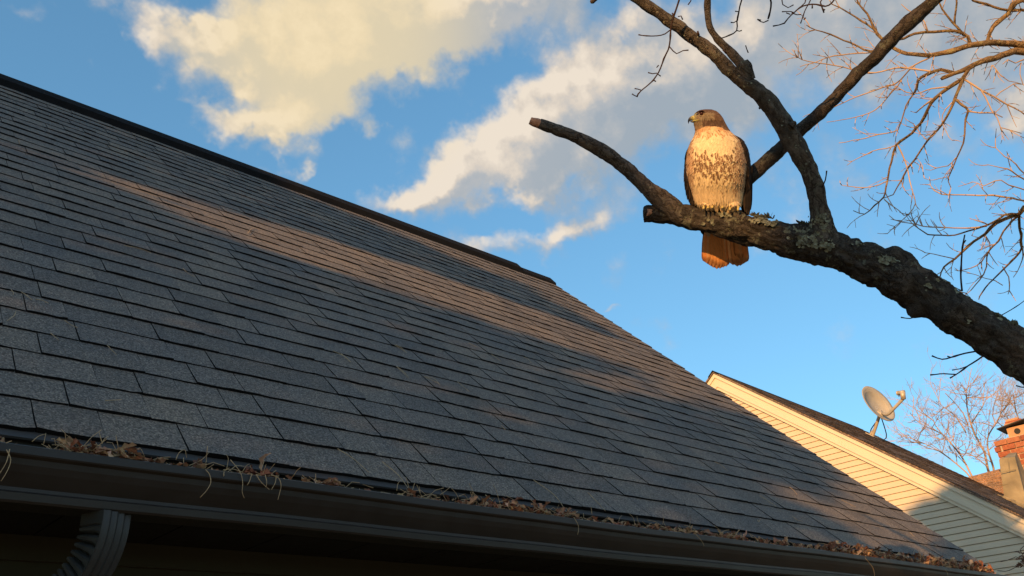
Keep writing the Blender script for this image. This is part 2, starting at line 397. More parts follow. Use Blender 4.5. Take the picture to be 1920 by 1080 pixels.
def view_size(p):
    q = RW.T @ (p + XV * .1 + SL * .07 - EYE)
    if q[2] < .1: return 0
    u, v = q[0] / q[2] * F + 960, q[1] / q[2] * F + 540
    return 0 if (u < -120 or u > 2000 or v < -50 or v > 1150) else 1 / q[2] ** 1.5
tabs.sort(key=lambda t: -view_size(t[0]))
for p, k in tabs[:300]:
    o = bpy.data.objects.new('shingle', MESH[k]); link(o, roofo); o.location = p
mb = MB()
for p, k in tabs[300:]:
    V, Fc, mi = GEO[k]; mb.add([p + v for v in V], Fc, list(mi))
tag(mb.build('shingle_field', [M_sh, M_butt], roofo), kind='stuff')
# metal drip edge and starter strip showing below the first course
st = MB(); st.box(E0 + XV * X0 - SL * .035 - NL * .006, XV * (X1 - X0), SL * .12, NL * .006); st.box((X0, 2.196, 2.15), (X1 - X0, 0, 0), (0, .004, 0), (0, 0, .118)); st.build('drip_edge', M_gin, roofo)
# ridge vent with its cap shingles
def ridge_piece(xa, xb, half, h, nm):
    prof = [(-half, -half * .93 - .0), (-half, -half * .93 + h), (-.02, h + .004), (.02, h + .004), (half, -half * .93 + h), (half, -half * .93)]
    V = []; 
    for x in (xa, xb):
        for (dy, dz) in prof: V.append((x, rid[1] + dy, rid[2] + dz))
    k = len(prof); Fc = [(i, (i + 1) % k, k + (i + 1) % k, k + i) for i in range(k)] + [tuple(range(k))[::-1], tuple(range(k, 2 * k))]
    return obj(nm, V, Fc, M_butt, roofo)
ridge_piece(X0, 5.48, .10, .062, 'ridge_vent')
xx = 5.485
ridge_piece(5.485, X1 + .01, .10, .034, 'ridge_cap')
# fascia, soffit with panels, wall
GY, GZ = 2.085, 2.213                              # front lip of the gutter
Xa, Xb = X0, X1
fa = MB(); fa.box((Xa, 2.2045, 2.11), (Xb - Xa, 0, 0), (0, .02, 0), (0, 0, .150)); fa.build('fascia', M_soff, house)
sw = 0.30; x = Xa; sof = MB(); sof.box((Xa, 2.226, 2.135), (Xb - Xa, 0, 0), (0, .40, 0), (0, 0, .01)); soffo = sof.build('soffit', M_soff, house)
pm = MB(); pm.box((0, 0, 0), (.294, 0, 0), (0, .385, 0), (0, 0, .008)); pme = mesh('soffit_panel', pm.V, pm.F, M_soff)
while x < Xb - .3:
    o = bpy.data.objects.new('soffit_panel', pme); link(o, soffo); o.location = (x, 2.23, 2.124); x += .30
wl = MB(); wl.box((Xa, 2.62, 0), (Xb - Xa - .25, 0, 0), (0, 6.2, 0), (0, 0, 2.13)); wallo = wl.build('wall', M_wall, house)
pk = MB()
Vp = []; 
for x in (0, Xb - Xa - .25):
    Vp += [(x, 0, 0), (x, -.014, 0), (x, -.002, .125), (x, 0, .125)]
pme = mesh('siding_board', Vp, [(0, 1, 5, 4), (1, 2, 6, 5), (2, 3, 7, 6), (0, 3, 2, 1), (4, 5, 6, 7)], M_wall)
for k in range(15):
    o = bpy.data.objects.new('siding_board', pme); link(o, wallo); o.location = (Xa, 2.619, 2.085 - .12 * (k + .62))
fz = MB(); fz.box((Xa, 2.588, 2.058), (Xb - Xa - .25, 0, 0), (0, .03, 0), (0, 0, .065)); fz.build('frieze_board', M_wall, wallo)
# end gable (towards the neighbour)
yr = rid[1]; ge = MB()
ge2 = None; ge.add([(Xb - .26, 2.62, 2.1), (Xb - .26, 2 * yr - 2.62, 2.1), (Xb - .26, yr, rid[2] - .12), (Xa + .3, 2.62, 2.1), (Xa + .3, 2 * yr - 2.62, 2.1), (Xa + .3, yr, rid[2] - .12)],
       [(0, 1, 2), (5, 4, 3), (0, 2, 5, 3), (2, 1, 4, 5)]); ge.build('gable_wall', M_wall, house)

# gutter: K style profile, extruded
prof = [(.118, .004), (.118, -.118), (.040, -.118), (.036, -.113), (.034, -.097), (.040, -.092), (.040, -.084), (.030, -.070), (.020, -.055), (.013, -.040), (.010, -.027),
        (.002, -.0225), (0, -.019), (0, -.001), (.003, .001), (.016, .001), (.016, -.002), (.004, -.003), (.005, -.020), (.014, -.028),
        (.017, -.040), (.024, -.055), (.034, -.070), (.044, -.084), (.044, -.114), (.114, -.114), (.114, .004)]
V = []; xs = np.linspace(Xa, 6.2, 30)
for x in xs:
    sag = .0025 * math.sin(x * 1.9) + .001 * math.sin(x * 7)
    V += [(x, GY + a, GZ + b + sag) for a, b in prof]
k = len(prof); Fc = [(i * k + j, i * k + (j + 1) % k, (i + 1) * k + (j + 1) % k, (i + 1) * k + j) for i in range(len(xs) - 1) for j in range(k)]
gut = obj('gutter', V, Fc, M_gut, house)
ec = MB(); ec.add([(6.2, GY + a, GZ + b) for a, b in prof[:14]], [tuple(range(14))]); ec.build('end_cap', M_gut, gut)
# downspout: fluted, crimped elbow turning back to the wall
def elbow():
    wx, wy = .040, .036; sec = []
    for q in range(21):                               # front face with flutes
        t = q / 20; sec.append((-wx + 2 * wx * t, -wy - (.0042, .0042, .002, -.0006, .002)[(q + 2) % 5] * (0 if q in (0, 20) else 1), 0))
    for q in range(1, 5): sec.append((wx, -wy + 2 * wy * q / 4, 1))
    for q in range(1, 5): sec.append((wx - 2 * wx * q / 4, wy, 0))
    for q in range(1, 4): sec.append((-wx, wy - 2 * wy * q / 4, 1))
    path = []; y0, z0 = GY + .075, GZ - .112
    Ra = .155; n1 = 3
    for i in range(n1): path.append((y0, z0 - .004 - .012 * i, 0))
    zc = path[-1][1]
    for i in range(1, 50):
        a = R_(66) * i / 49; path.append((y0 + Ra * (1 - math.cos(a)), zc - Ra * math.sin(a), a))
    ye, ze, a = path[-1]
    for i in range(1, 10): path.append((ye + math.sin(a) * .045 * i, ze - math.cos(a) * .045 * i, a))
    V = []; xc = 0.648; yw = R_(24)
    for i, (yy, zz, a) in enumerate(path):
        t = 1.0 if i <= n1 or i > 54 else 0.0
        ph = (i % 6) / 6; cr = 0 if t else (.013 * max(0, 1 - abs(ph - .5) * 4.0))
        for (sx, sy, side) in sec:
            f_ = 1 - (cr / .041) * (1.0 if side else .0); f2 = 1
            inner = max(0, sy) / wy if side else (1 if sy > 0 else 0)
            fx = sx * (1 - cr / .041 * (1 if side or sy > 0 else .0)); fy = sy * (1 - cr / .03 * (.7 if sy > 0 else 0))
            ax_, ay_ = fx, yy + fy * math.cos(a) - y0; V.append((xc + ax_ * math.cos(yw) - ay_ * math.sin(yw), y0 + ax_ * math.sin(yw) + ay_ * math.cos(yw), zz + fy * math.sin(a)))
    k = len(sec); Fc = [(i * k + j, i * k + (j + 1) % k, (i + 1) * k + (j + 1) % k, (i + 1) * k + j) for i in range(len(path) - 1) for j in range(k)]
    Fc.append(tuple(range(k)))
    d = obj('downspout', V, Fc, M_spout, house)
    lo = MB(); yy, zz, a = path[-1]; lo.box((xc - .038 - math.sin(yw) * (yy - y0), y0 + (yy - y0) * math.cos(yw) - .02, .15), (.076, 0, 0), (0, .05, 0), (0, 0, zz - .12)); lo.build('lower_pipe', M_spout, d)
elbow()

# ------------------------------------------------------------------ neighbour's house
YAW = R_(3.5); nX = np.array([math.cos(YAW), math.sin(YAW), 0]); nY = np.array([-math.sin(YAW), math.cos(YAW), 0]); nZ = np.array([0, 0, 1.0])
AP = at(1340, 701, 17.5)                            # gable apex, on the front face of the rake boards
PIT = .815
nb = root('house', tuple(AP * [1, 1, 0] + nX * 3), 'neighbour house with cream vinyl siding and brown shingle gable behind the near roof', 'house')
def G(y, z, x=0.0): return AP + nX * x + nY * y + nZ * z
HALF = 7.0; DEP = 0
# ridge runs back; its far end is where the photo's skyline turns down
rd = ray(1600, 795); # distance along nX so that the ridge end is seen at x = 1600
def proj(Pt):
    q = RW.T @ (np.asarray(Pt) - EYE); return q[0] / q[2] * F + 960, q[1] / q[2] * F + 540
for DEP in np.arange(1, 25, .1):
    if proj(G(0, .12, DEP))[0] > 1600: break
0 and print('neighbour depth', DEP, proj(G(0, 0, DEP)))
tn = np.array([PIT]); L_ = math.hypot(1, PIT)
wallm = MB()
wf = [G(-HALF + .3, -PIT * (HALF - .3) - .1, .10), G(0, -.12, .10), G(HALF - .3, -PIT * (HALF - .3) - .1, .10)]
lowz = -AP[2]
wallm.add([G(-HALF + .3, lowz, .10), wf[0], wf[1], wf[2], G(HALF - .3, lowz, .10), G(-HALF + .3, lowz, DEP - .2), G(-HALF + .3, -PIT * (HALF - .3) - .1, DEP - .2),
           G(0, -.12, DEP - .2), G(HALF - .3, -PIT * (HALF - .3) - .1, DEP - .2), G(HALF - .3, lowz, DEP - .2)],
          [(4, 3, 2, 1, 0), (5, 6, 7, 8, 9), (0, 1, 6, 5), (9, 8, 3, 4)])
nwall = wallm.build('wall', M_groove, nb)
EX = .0975; k = 0; zt = -.44
while zt > lowz + .3 and k < 60:
    # one lap: bottom edge proud, clipped by the two rakes
    zb = zt - EX; y_t = min(HALF - .3, max(0.01, (-zt - .34) / PIT)); y_b = min(HALF - .3, max(.02, (-zb - .34) / PIT))
    V = [G(-y_b, zb, .068), G(y_b, zb, .068), G(y_b - .003, zb + EX * .5, .073), G(-y_b + .003, zb + EX * .5, .073),
         G(y_t + .0, zt - .006, .085), G(-y_t - .0, zt - .006, .085), G(-y_b, zb, .095), G(y_b, zb, .095)]
    obj('siding_plank', V, [(0, 3, 2, 1), (3, 5, 4, 2), (6, 0, 1, 7)], M_vinyl, nwall); zt -= EX; k += 1
rf = MB()
def roof_side(sg):
    for (x0_, x1_) in ((-.06, DEP + .1),):
        a = G(0, .045, x0_); dn = (nY * sg - nZ * PIT); dn = dn / np.linalg.norm(dn); nn = np.cross(nX, dn); nn = nn if nn[2] > 0 else -nn
        rf.box(a - nn * .03, nX * (x1_ - x0_), dn * (HALF * L_), nn * .03)
roof_side(-1); roof_side(1)
nroof = rf.build('roof', M_far, nb)
# courses on the near slope: joined strips (each only a pixel or two deep in the photograph)
cs = MB(); dn = -nY - nZ * PIT; dn /= np.linalg.norm(dn); nn = np.cross(dn, nX); nn = nn if nn[2] > 0 else -nn
rr = random.Random(5)
for c in range(int(HALF * L_ / .14)):
    x = -.08 - rr.uniform(0, .2)
    while x < DEP + .1:
        w_ = rr.uniform(.2, .5); th = rr.choice((.006, .012)); xs0 = max(x, -.08)
        a = G(0, .047, xs0) + dn * (c * .14 + rr.uniform(-.004, .004)) + nn * .001
        xe = min(w_ - .004, DEP + .12 - xs0)
        if xe > .02: cs.add([a, a + nX * xe, a + nX * xe + dn * .15 + nn * th, a + dn * .15 + nn * th, a + nX * xe + dn * .15, a + dn * .15], [(0, 3, 2, 1), (3, 5, 4, 2)])
        x += w_
tag(cs.build('roof_shingles', M_far, nroof), kind='stuff')
rc_ = MB(); rc_.box(G(-.12, .03 - .1, -.07), nX * (DEP + .2), nY * .12 + nZ * .10, nZ * .03); rc_.box(G(0, .03, -.07), nX * (DEP + .2), nY * .12 - nZ * .10, nZ * .03); tag(rc_.build('ridge_cap', M_butt, nroof), kind=None)
for sg in (-1, 1):                                   # rake boards, mouldings and frieze, mitred at the apex
    dn = nY * sg - nZ * PIT; Lr = HALF
    def board(nm, z0, z1, xf, xb, m=M_trim):
        V = []
        for (y, zz) in ((0, z0), (Lr, z0 - PIT * Lr), (Lr, z1 - PIT * Lr), (0, z1)):
            V.append(G(sg * y, zz, xf)); 
        for (y, zz) in ((0, z0), (Lr, z0 - PIT * Lr), (Lr, z1 - PIT * Lr), (0, z1)):
            V.append(G(sg * y, zz, xb))
        obj(nm, V, [(0, 1, 2, 3), (7, 6, 5, 4), (0, 4, 5, 1), (3, 2, 6, 7), (0, 3, 7, 4), (1, 5, 6, 2)], m, nb)
    board('rake_moulding', 0.0, -.085, -.03, .03)
    board('rake_board', -.08, -.27, .0, .04)
    board('frieze_trim', -.268, -.335, .025, .09)

# satellite dish on the near slope of the neighbour's roof
dn = -nY - nZ * PIT; dn /= np.linalg.norm(dn); nn = np.cross(dn, nX); nn = nn if nn[2] > 0 else -nn
foot = on_plane(1634, 818, G(0, .06), nn); dfd = np.linalg.norm(foot - EYE)
dish = root('satellite_dish', tuple(foot), 'grey oval satellite dish on a short bent mast on the brown shingle roof', 'satellite dish')
def ap_(px, py, dd=0.0): return at(px, py, dfd + dd)
mast = MB(); mast.tube(spline([ap_(1636, 818), ap_(1642, 800, -.05), ap_(1650, 776, -.1)], .05), .035, 8); mast.build('mast', M_dishm, dish, True)
for (a, b) in (((1628, 819), (1640, 803)), ((1640, 824), (1634, 808)), ((1612, 811), (1629, 818))):
    q = MB(); q.tube([ap_(*a), ap_(*b)], .02 if a[0] != 1612 else .012, 6); q.build('foot_strut', M_dishm, dish)
pl = MB(); pl.box(foot - nX * .12 - dn * .1 + nn * .012, nX * .24, dn * .2, nn * .015); pl.build('base_plate', M_dishm, dish)
cb = MB(); cb.tube(spline([ap_(1651, 780, -.1), ap_(1640, 795, .05), ap_(1633, 806, .1), ap_(1632, 818, .1)], .05), .012, 5)
cb.tube(spline([ap_(1652, 782, -.1), ap_(1658, 800, 0), ap_(1662, 815, .1), ap_(1661, 822, .1)], .05), .012, 5)
cb.tube(spline([ap_(1661, 822, .1), ap_(1652, 827, 0), ap_(1642, 824, 0)], .05), .010, 5); cb.build('cable', M_black, dish, True)
cen = ap_(1647.5, 756, -.12); rgt = RW @ np.array([1, 0, 0]); upv = RW @ np.array([0, -1, 0]); fw = ray(1647, 756)
m1 = rgt * math.cos(R_(-38)) + upv * math.sin(R_(-38)); m2 = rgt * math.sin(R_(38)) + upv * math.cos(R_(38))   # long and short axes as seen
px2m = dfd / F * 1.09
A1, A2 = 32.5 * px2m, 30 * px2m
# the bowl is turned to the upper right: its short seen axis is foreshortened
fn = (-fw * .62 + m2 * .78); fn /= np.linalg.norm(fn); ax2 = np.cross(fn, m1); ax2 /= np.linalg.norm(ax2)
V = []; Fc = []; nr, na = 9, 40
for i in range(nr + 1):
    r_ = i / nr
    for j in range(na):
        a = 2 * math.pi * j / na; V.append(cen + m1 * A1 * r_ * math.cos(a) + ax2 * A2 * r_ * math.sin(a) + fn * (.13 * (r_ * r_ - 1)))
for i in range(nr):
    for j in range(na): Fc.append((i * na + j, i * na + (j + 1) % na, (i + 1) * na + (j + 1) % na, (i + 1) * na + j))
nv = len(V)
for j in range(na):                                  # thickness of the shell
    V.append(np.array(V[nr * na + j]) - fn * .02)
V.append(cen - fn * .16)
for j in range(na): Fc.append((nr * na + j, nr * na + (j + 1) % na, nv + (j + 1) % na, nv + j)); Fc.append((nv + (j + 1) % na, nv + na, nv + j))
refl = obj('reflector', V, Fc, M_dish, dish, smooth=True)
# faint printed emblem in the bowl
em = MB()
def ring(r0, r1, cx_, cy_):
    V = []; 
    for j in range(20):
        a = 2 * math.pi * j / 20
        for r_ in (r0, r1):
            X_, Y_ = cx_ + r_ * math.cos(a), cy_ + r_ * math.sin(a); V.append(cen + m1 * X_ + ax2 * Y_ + fn * (.13 * ((X_ / A1) ** 2 + (Y_ / A2) ** 2 - 1) + .004))
    em.add(V, [(2 * j, 2 * ((j + 1) % 20), 2 * ((j + 1) % 20) + 1, 2 * j + 1) for j in range(20)])
ring(.055, .075, .06, -.02); ring(.0, .02, .04, -.02); ring(.02, .03, .11, -.10); em.build('emblem', simple('emblem_print', (.5, .49, .45), .5), refl)
arm = MB(); arm.tube(spline([ap_(1655, 775, -.2), ap_(1664, 777, -.35), ap_(1674, 768, -.45), ap_(1694, 747, -.55)], .06), .034, 8); arm.build('feed_arm', M_dish, dish, True)
ln = MB(); ln.tube([ap_(1694, 749, -.55), ap_(1692, 735, -.55)], [.05, .06], 10); ln.tube([ap_(1696, 736, -.55), ap_(1684, 737, -.5)], [.055, .045], 10)
ln.tube([ap_(1684, 737, -.5), ap_(1682.5, 737.2, -.49)], [.05, .05], 12); ln.build('feed_horn', M_dishm, dish, True)
lens = MB(); lens.tube([ap_(1685, 741, -.56), ap_(1687, 741.5, -.56)], [.03, .03], 8); lens.build('horn_mouth', M_black, dish)
hb = MB(); hb.tube([ap_(1645, 774, -.1), ap_(1657, 779, -.15)], .05, 8); hb.tube([ap_(1650, 770, -.02), ap_(1652, 781, -.15)], .04, 8); hb.build('bracket', M_dishm, dish)

# far house: tan roof, brick chimney with parged shoulder
FD = 23.0
fh = root('house', tuple(at(1900, 960, FD) * [1, 1, 0]), 'far house corner with a tan shingle roof and red brick chimney at the right edge', 'house')
c0, c1, c2, c3 = at(1806, 897, FD - .5), at(1985, 850, FD + 1.5), at(2040, 960, FD - 2.5), at(1900, 1010, FD - 4)
nf = np.cross(c1 - c0, c3 - c0); nf /= np.linalg.norm(nf); nf = nf if nf[2] > 0 else -nf
fr = MB(); fr.add([c0, c1, c2, c3, c0 - nf * .1, c1 - nf * .1, c2 - nf * .1, c3 - nf * .1], [(0, 1, 2, 3), (7, 6, 5, 4), (0, 4, 5, 1), (1, 5, 6, 2), (2, 6, 7, 3), (3, 7, 4, 0)])
fro = fr.build('roof', M_tan, fh)
fc = MB(); ncr = 26
for i in range(ncr):
    t0, t1 = i / ncr, (i + 1.1) / ncr; L0, R0 = c0 + (c3 - c0) * t0, c1 + (c2 - c1) * t0; L1, R1 = c0 + (c3 - c0) * t1, c1 + (c2 - c1) * t1
    x = 0
    while x < 1:
        w_ = random.uniform(.03, .07); x2 = min(1, x + w_) - .002
        a, b, c_, d_ = L0 + (R0 - L0) * x, L0 + (R0 - L0) * x2, L1 + (R1 - L1) * x2, L1 + (R1 - L1) * x
        fc.add([a + nf * .002, b + nf * .002, c_ + nf * .02, d_ + nf * .02, c_, d_], [(0, 1, 2, 3), (3, 2, 4, 5)]); x += w_
tag(fc.build('roof_shingles', M_tan, fro), kind='stuff')
fwm = MB(); g0 = at(1840, 935, FD + 1.0); g1 = at(2030, 985, FD - .5)
fwm.add([g0, g1, g1 * [1, 1, 0], g0 * [1, 1, 0]], [(0, 1, 2, 3)]); fwm.build('wall', M_vinyl, fh)
rb = MB(); q0, q1 = at(1838, 914, 20.0), at(1881, 931, 19.0); q2, q3 = at(1881, 929, 18.9), at(1960, 966, 17.5)
dnv = np.array([0, 0, -1.0]); off = nX * .05
rb.box(q0, q1 - q0, dnv * .035, off); rb.box(q2, q3 - q2, dnv * .15, off); rb.build('rake_board', simple('yellow_trim', (.72, .60, .36), .5), fh)
# chimney: frame aligned to the neighbour's axes, as the photo shows a left face and a narrow right face
CH = at(1899, 822, 22.0); s_ = 22.0 / F
chm = MB(); cw, cd = .95, .8; hN = 1.9
corner = at(1863.5, 828, 22.0)                       # top left corner of the left (sunlit) face
LX = nY * -1.0                                       # along the sunlit face, to the right in the picture
vx = LX * cw; vd = nX * cd
chm.box(corner + LX * .012 + nX * .012 - nZ * (hN + 2), LX * (cw - .024), nX * (cd - .024), nZ * (hN + 1.99)); cho = chm.build('chimney', M_mortar, fh)
bh = .125; bl = .27
br = MB(); br.box((0, 0, 0), LX * (bl - .018), nX * .1, nZ * (bh - .02)); brm = mesh('brick', br.V, br.F, M_brick)
br = MB(); br.box((0, 0, 0), nX * (bl - .018), LX * -.1, nZ * (bh - .02)); brs = mesh('brick', br.V, br.F, M_brick)
hf = MB(); hf.box((0, 0, 0), LX * (bl * .5 - .018), nX * .1, nZ * (bh - .02)); hfm = mesh('brick', hf.V, hf.F, M_brick)
for row in range(13):
    z = -bh * (row + 1) + .01; out = .03 if row in (0, 1) else (.015 if row == 2 else 0)
    xo = 0 if row % 2 == 0 else -bl * .5
    x = xo
    while x < cw - .05:
        if x < -.01: o = bpy.data.objects.new('brick', hfm); pos = corner + LX * (0 - out) + nX * -out + nZ * z
        elif x + bl > cw + .03: o = bpy.data.objects.new('brick', hfm); pos = corner + LX * (cw - bl * .5 + out) - nX * out + nZ * z
        else: o = bpy.data.objects.new('brick', brm); pos = corner + LX * x - nX * out + nZ * z
        link(o, cho); o.location = pos + nX * random.uniform(-.006, .006); x += bl
    y = 0.11
    while y < cd - .1:
        o = bpy.data.objects.new('brick', brs); link(o, cho); o.location = corner + LX * (cw + out) + nX * (y + (0 if row % 2 else .1)) + nZ * z; y += bl
cap = MB(); mid = corner + LX * cw / 2 + nX * cd / 2
cap.box(mid - LX * .30 - nX * .26 - nZ * .02, LX * .60, nX * .52, nZ * .06); cap.build('mortar_crown', M_mortar, cho)
fl = MB(); fl.box(mid - LX * .2 - nX * .2 + nZ * .0, LX * .4, nX * .4, nZ * .26); flo = fl.build('flue', M_clay, cho)
hole = MB(); hc = mid - nX * .202 + nZ * .15 + LX * .0; hole.tube([hc, hc + nX * -.004], .065, 14); hole.build('flue_hole', M_black, cho)
pt = MB(); pt.box(mid - LX * .36 - nX * .34 + nZ * .26, LX * .72 + nZ * .09, nX * .68, nZ * .02); pt.build('chimney_cap', M_flash, cho)
for q in range(3):
    t_ = MB(); t_.box(mid + LX * (-.24 + .02 * q) - nX * (.1 - .03 * q) + nZ * (.335 + .062 * q * .8), LX * (.42 - .08 * q), nX * .22, nZ * .055); t_.build('brick', M_brick if q % 2 else M_clay, cho)
# parged shoulder in front of the stack
pg = MB(); p0, p1, p2, p3, p4 = (1872.5, 862), (1900, 848), (1911, 862), (1926, 948), (1884, 936)
def pp(q, d): return at(q[0], q[1], d)
dF = 20.6; front = [pp((1873, 862), dF), pp((1884, 858), dF - .02), pp((1903, 857), dF - .04), pp((1927, 948), dF - .4), pp((1884, 938), dF - .3)]
backf = [pp((1883, 857), dF + .7), pp((1892, 850), dF + .7), pp((1906, 848), dF + .7), pp((1945, 940), dF + .5), pp((1900, 930), dF + .5)]
base_l, base_r = at(1884, 938, dF - .3), at(1927, 948, dF - .4)
ground = [base_r * [1, 1, 0], base_l * [1, 1, 0]]
pg.add(front + backf, [(0, 1, 2, 3, 4)[::-1], (5, 6, 7, 8, 9), (0, 5, 6, 1)[::-1], (1, 6, 7, 2)[::-1], (2, 7, 8, 3)[::-1], (0, 4, 9, 5)[::-1]])
pgo = pg.build('chimney_shoulder', M_stone, fh)
for (a, b) in (((1874, 886), (1905, 880)), ((1876.5, 910), (1914, 904)), ((1890, 860), (1893, 884)), ((1888, 910), (1890, 930))):   # score lines between the slabs
    q = MB(); pa, pb = pp(a, dF - .2), pp(b, dF - .2); q.tube([pa, pb], .008, 4); q.build('joint', M_stone, pgo)


# ------------------------------------------------------------------ trees: helpers
def plen(px, py): return math.sqrt(F * F + (px - 960) ** 2 + (py - 540) ** 2)
def rad(px, py, d, rpx): return rpx * d / plen(px, py)
def row(px, py, r, d):
    p = at(px, py, d); return [p[0], p[1], p[2], rad(px, py, d, r)]
def barky(bumps=(), amp=1.0, seed=0.0):
    def disp(V, pts, rads, sides, ang):
        out = np.array(V); n = len(pts); run = np.concatenate([[0], np.cumsum(np.linalg.norm(np.diff(pts, axis=0), axis=1))])
        for i in range(n):
            c = pts[i]; r = rads[i]; a = amp * min(1.0, r / .05) ** .7
            for j in range(sides):
                q = out[i * sides + j]; d = q - c; d = d / (np.linalg.norm(d) + 1e-9); v = Vector(q)
                w_ = Vector((run[i] * .42 + seed * 3, r * math.cos(ang[j]), r * math.sin(ang[j]))) + noise.noise_vector(v * 24) * .008
                h = noise.noise(v * 12 + Vector((seed, 0, 0))) * .0075 + noise.noise(v * 30) * .0045 + noise.noise(w_ * 55) * .005
                cell = noise.voronoi(w_ * 50, distance_metric='DISTANCE', exponent=2.5)[0]
                h += min(.3, (cell[1] - cell[0])) * .018 * (.6 + noise.noise(v * 9)) + noise.noise(w_ * 130) * .0032
                for (bp, br, ba) in bumps:
                    dd = np.linalg.norm(q - bp) / br
                    if dd < 1: h += ba * (1 - dd * dd) ** 2
                out[i * sides + j] = q + d * h * a
        return out
    return disp
def limb(name, rows, parent, mat, sides, step, disp=None, smooth=True):
    sp = spline(rows, step); V, Fc = tube_geo(sp[:, :3], np.maximum(sp[:, 3], .0006), sides, True, disp)
    o = obj(name, V, Fc, mat, parent, smooth=smooth); rest_attr(o, sp, sides); return o, sp
def rest_attr(o, sp, sides):
    n = len(sp); st_ = np.concatenate([[0], np.cumsum(np.linalg.norm(np.diff(sp[:, :3], axis=0), axis=1))]); a = np.arange(sides) * 2 * math.pi / sides
    A = np.zeros((n, sides, 3)); A[:, :, 0] = st_[:, None] + len(o.data.vertices) % 7; A[:, :, 1] = sp[:, 3][:, None] * np.cos(a); A[:, :, 2] = sp[:, 3][:, None] * np.sin(a)
    at_ = o.data.attributes.new('rest', 'FLOAT_VECTOR', 'POINT'); at_.data.foreach_set('vector', A.ravel())

# ------------------------------------------------------------------ the perch tree
DB = 2.55
tr_base = at(2330, 1180, 2.5) * [1, 1, 0]
perch = root('tree', tuple(tr_base), 'dark lichen spotted tree whose leaning limb carries the hawk', 'tree')
def dl(px): return DB + .02 * (px - 1350) / 100 * -1.2
ML = [(1208, 404, 12.5), (1222, 403, 15), (1245, 402, 17), (1275, 403, 20), (1310, 410, 22), (1350, 418, 23.5), (1400, 432, 26.5), (1462, 443, 28), (1537, 463, 31), (1612, 488, 30),
      (1660, 508, 33), (1700, 530, 36), (1745, 556, 35), (1800, 592, 36), (1875, 640, 37), (1925, 673, 38), (2010, 740, 42), (2120, 850, 50)]
rows = [row(x, y, r, dl(x)) for x, y, r in ML]
rows.append([tr_base[0], tr_base[1], 1.0, .12])
rows.append([tr_base[0] + .05, tr_base[1], .5, .14]); rows.append([tr_base[0] + .06, tr_base[1], -.05, .18])
bumps = [(at(1680, 478, dl(1690)), .036, .017), (at(1706, 490, dl(1720)), .03, .014), (at(1716, 590, dl(1715) - .03), .036, .022), (at(1235, 385, dl(1235)), .03, .006), (at(1540, 432, dl(1540)), .06, .014)]
main, MSP = limb('trunk', rows, perch, M_bark, 80, .0068, barky(bumps, 1.3))
# pale break at the end of the limb and the splinters beside it
e0 = at(1215, 398, dl(1215) - .022); bk = MB(); bk.tube([at(1213, 398, dl(1213) - .026), at(1222, 398.5, dl(1222) - .014)], [.0105, .012], 12)
bk.build('broken_end', M_wood, perch)
q = MB(); q.tube([at(1222, 409, dl(1222) - .01), at(1213, 411, dl(1213) - .015), at(1207, 411.5, dl(1207) - .01)], [.008, .006, .002], 7); q.build('broken_end', M_bark, perch)
def br(name, L, mat, sides, step, d0, d1, amp=1.0, seed=1.0, bumps=()):
    n = len(L); tl = np.cumsum([0] + [math.hypot(L[i + 1][0] - L[i][0], L[i + 1][1] - L[i][1]) for i in range(n - 1)]); tl /= tl[-1]
    rws = [row(x, y, r, d0 + (d1 - d0) * t) for (x, y, r), t in zip(L, tl)]
    return limb(name, rws, perch, mat, sides, step, barky(bumps, amp, seed) if amp else None)
UP = [(1545, 462, 30), (1541, 440, 25), (1538, 412, 18.5), (1534, 375, 15.5), (1522, 332, 15), (1508, 300, 16), (1490, 268, 16.5), (1465, 228, 17), (1440, 192, 16.5), (1415, 168, 14.5), (1380, 143, 12.5),
      (1335, 98, 11.5), (1285, 60, 10.5), (1235, 25, 10), (1190, -6, 9.5), (1100, -70, 8), (1000, -160, 5)]
upo, USP = br('branch', UP, M_bark2, 44, .0065, dl(1540), DB - .05, 1.0, 2)
TH = [(1408, 168, 10), (1396, 132, 9.5), (1372, 100, 8), (1345, 72, 6.5), (1332, 52, 6), (1327, 25, 5.5), (1327, 0, 5.3), (1332, -40, 5)]
br('branch', TH, M_barkstub, 24, .006, DB - .035, DB + .03, .8, 3)
q = [(1406, 150, 8), (1401, 134, 9.5), (1398, 121, 9), (1396, 113, 6)]; br('stub', q, M_barkstub, 20, .004, DB - .045, DB - .045, 1.6, 4)
ST = [(1285, 412, 16), (1266, 397, 18), (1245, 378, 16.5), (1216, 355, 13.8), (1180, 322, 12.6), (1140, 290, 12), (1090, 262, 11), (1045, 243.5, 10.5), (1018, 234, 10.2), (1012, 232, 9.6)]
br('broken_branch', ST, M_barkstub, 40, .006, dl(1270) - .01, DB + .05, .9, 5)
q = [(1017, 234.5, 8.8), (1008, 231, 8.6), (1000, 228.5, 7.4), (994, 226, 6.4)]; br('broken_tip', q, M_wood, 18, .003, DB + .05, DB + .052, .7, 6)
BKB = [(1352, 418, 15), (1358, 392, 14.5), (1375, 366, 13.6), (1400, 340, 12.6), (1425, 315, 12), (1455, 287, 11.3), (1490, 253, 11.3), (1520, 227, 11.2), (1560, 190, 11.2), (1600, 146, 11.4), (1640, 108, 12),
       (1680, 65, 12.2), (1725, 25, 12), (1762, -10, 11), (1850, -90, 10), (1980, -190, 7)]
br('branch', BKB, M_barkb, 34, .0065, dl(1350) + .06, DB + .42, .85, 7)
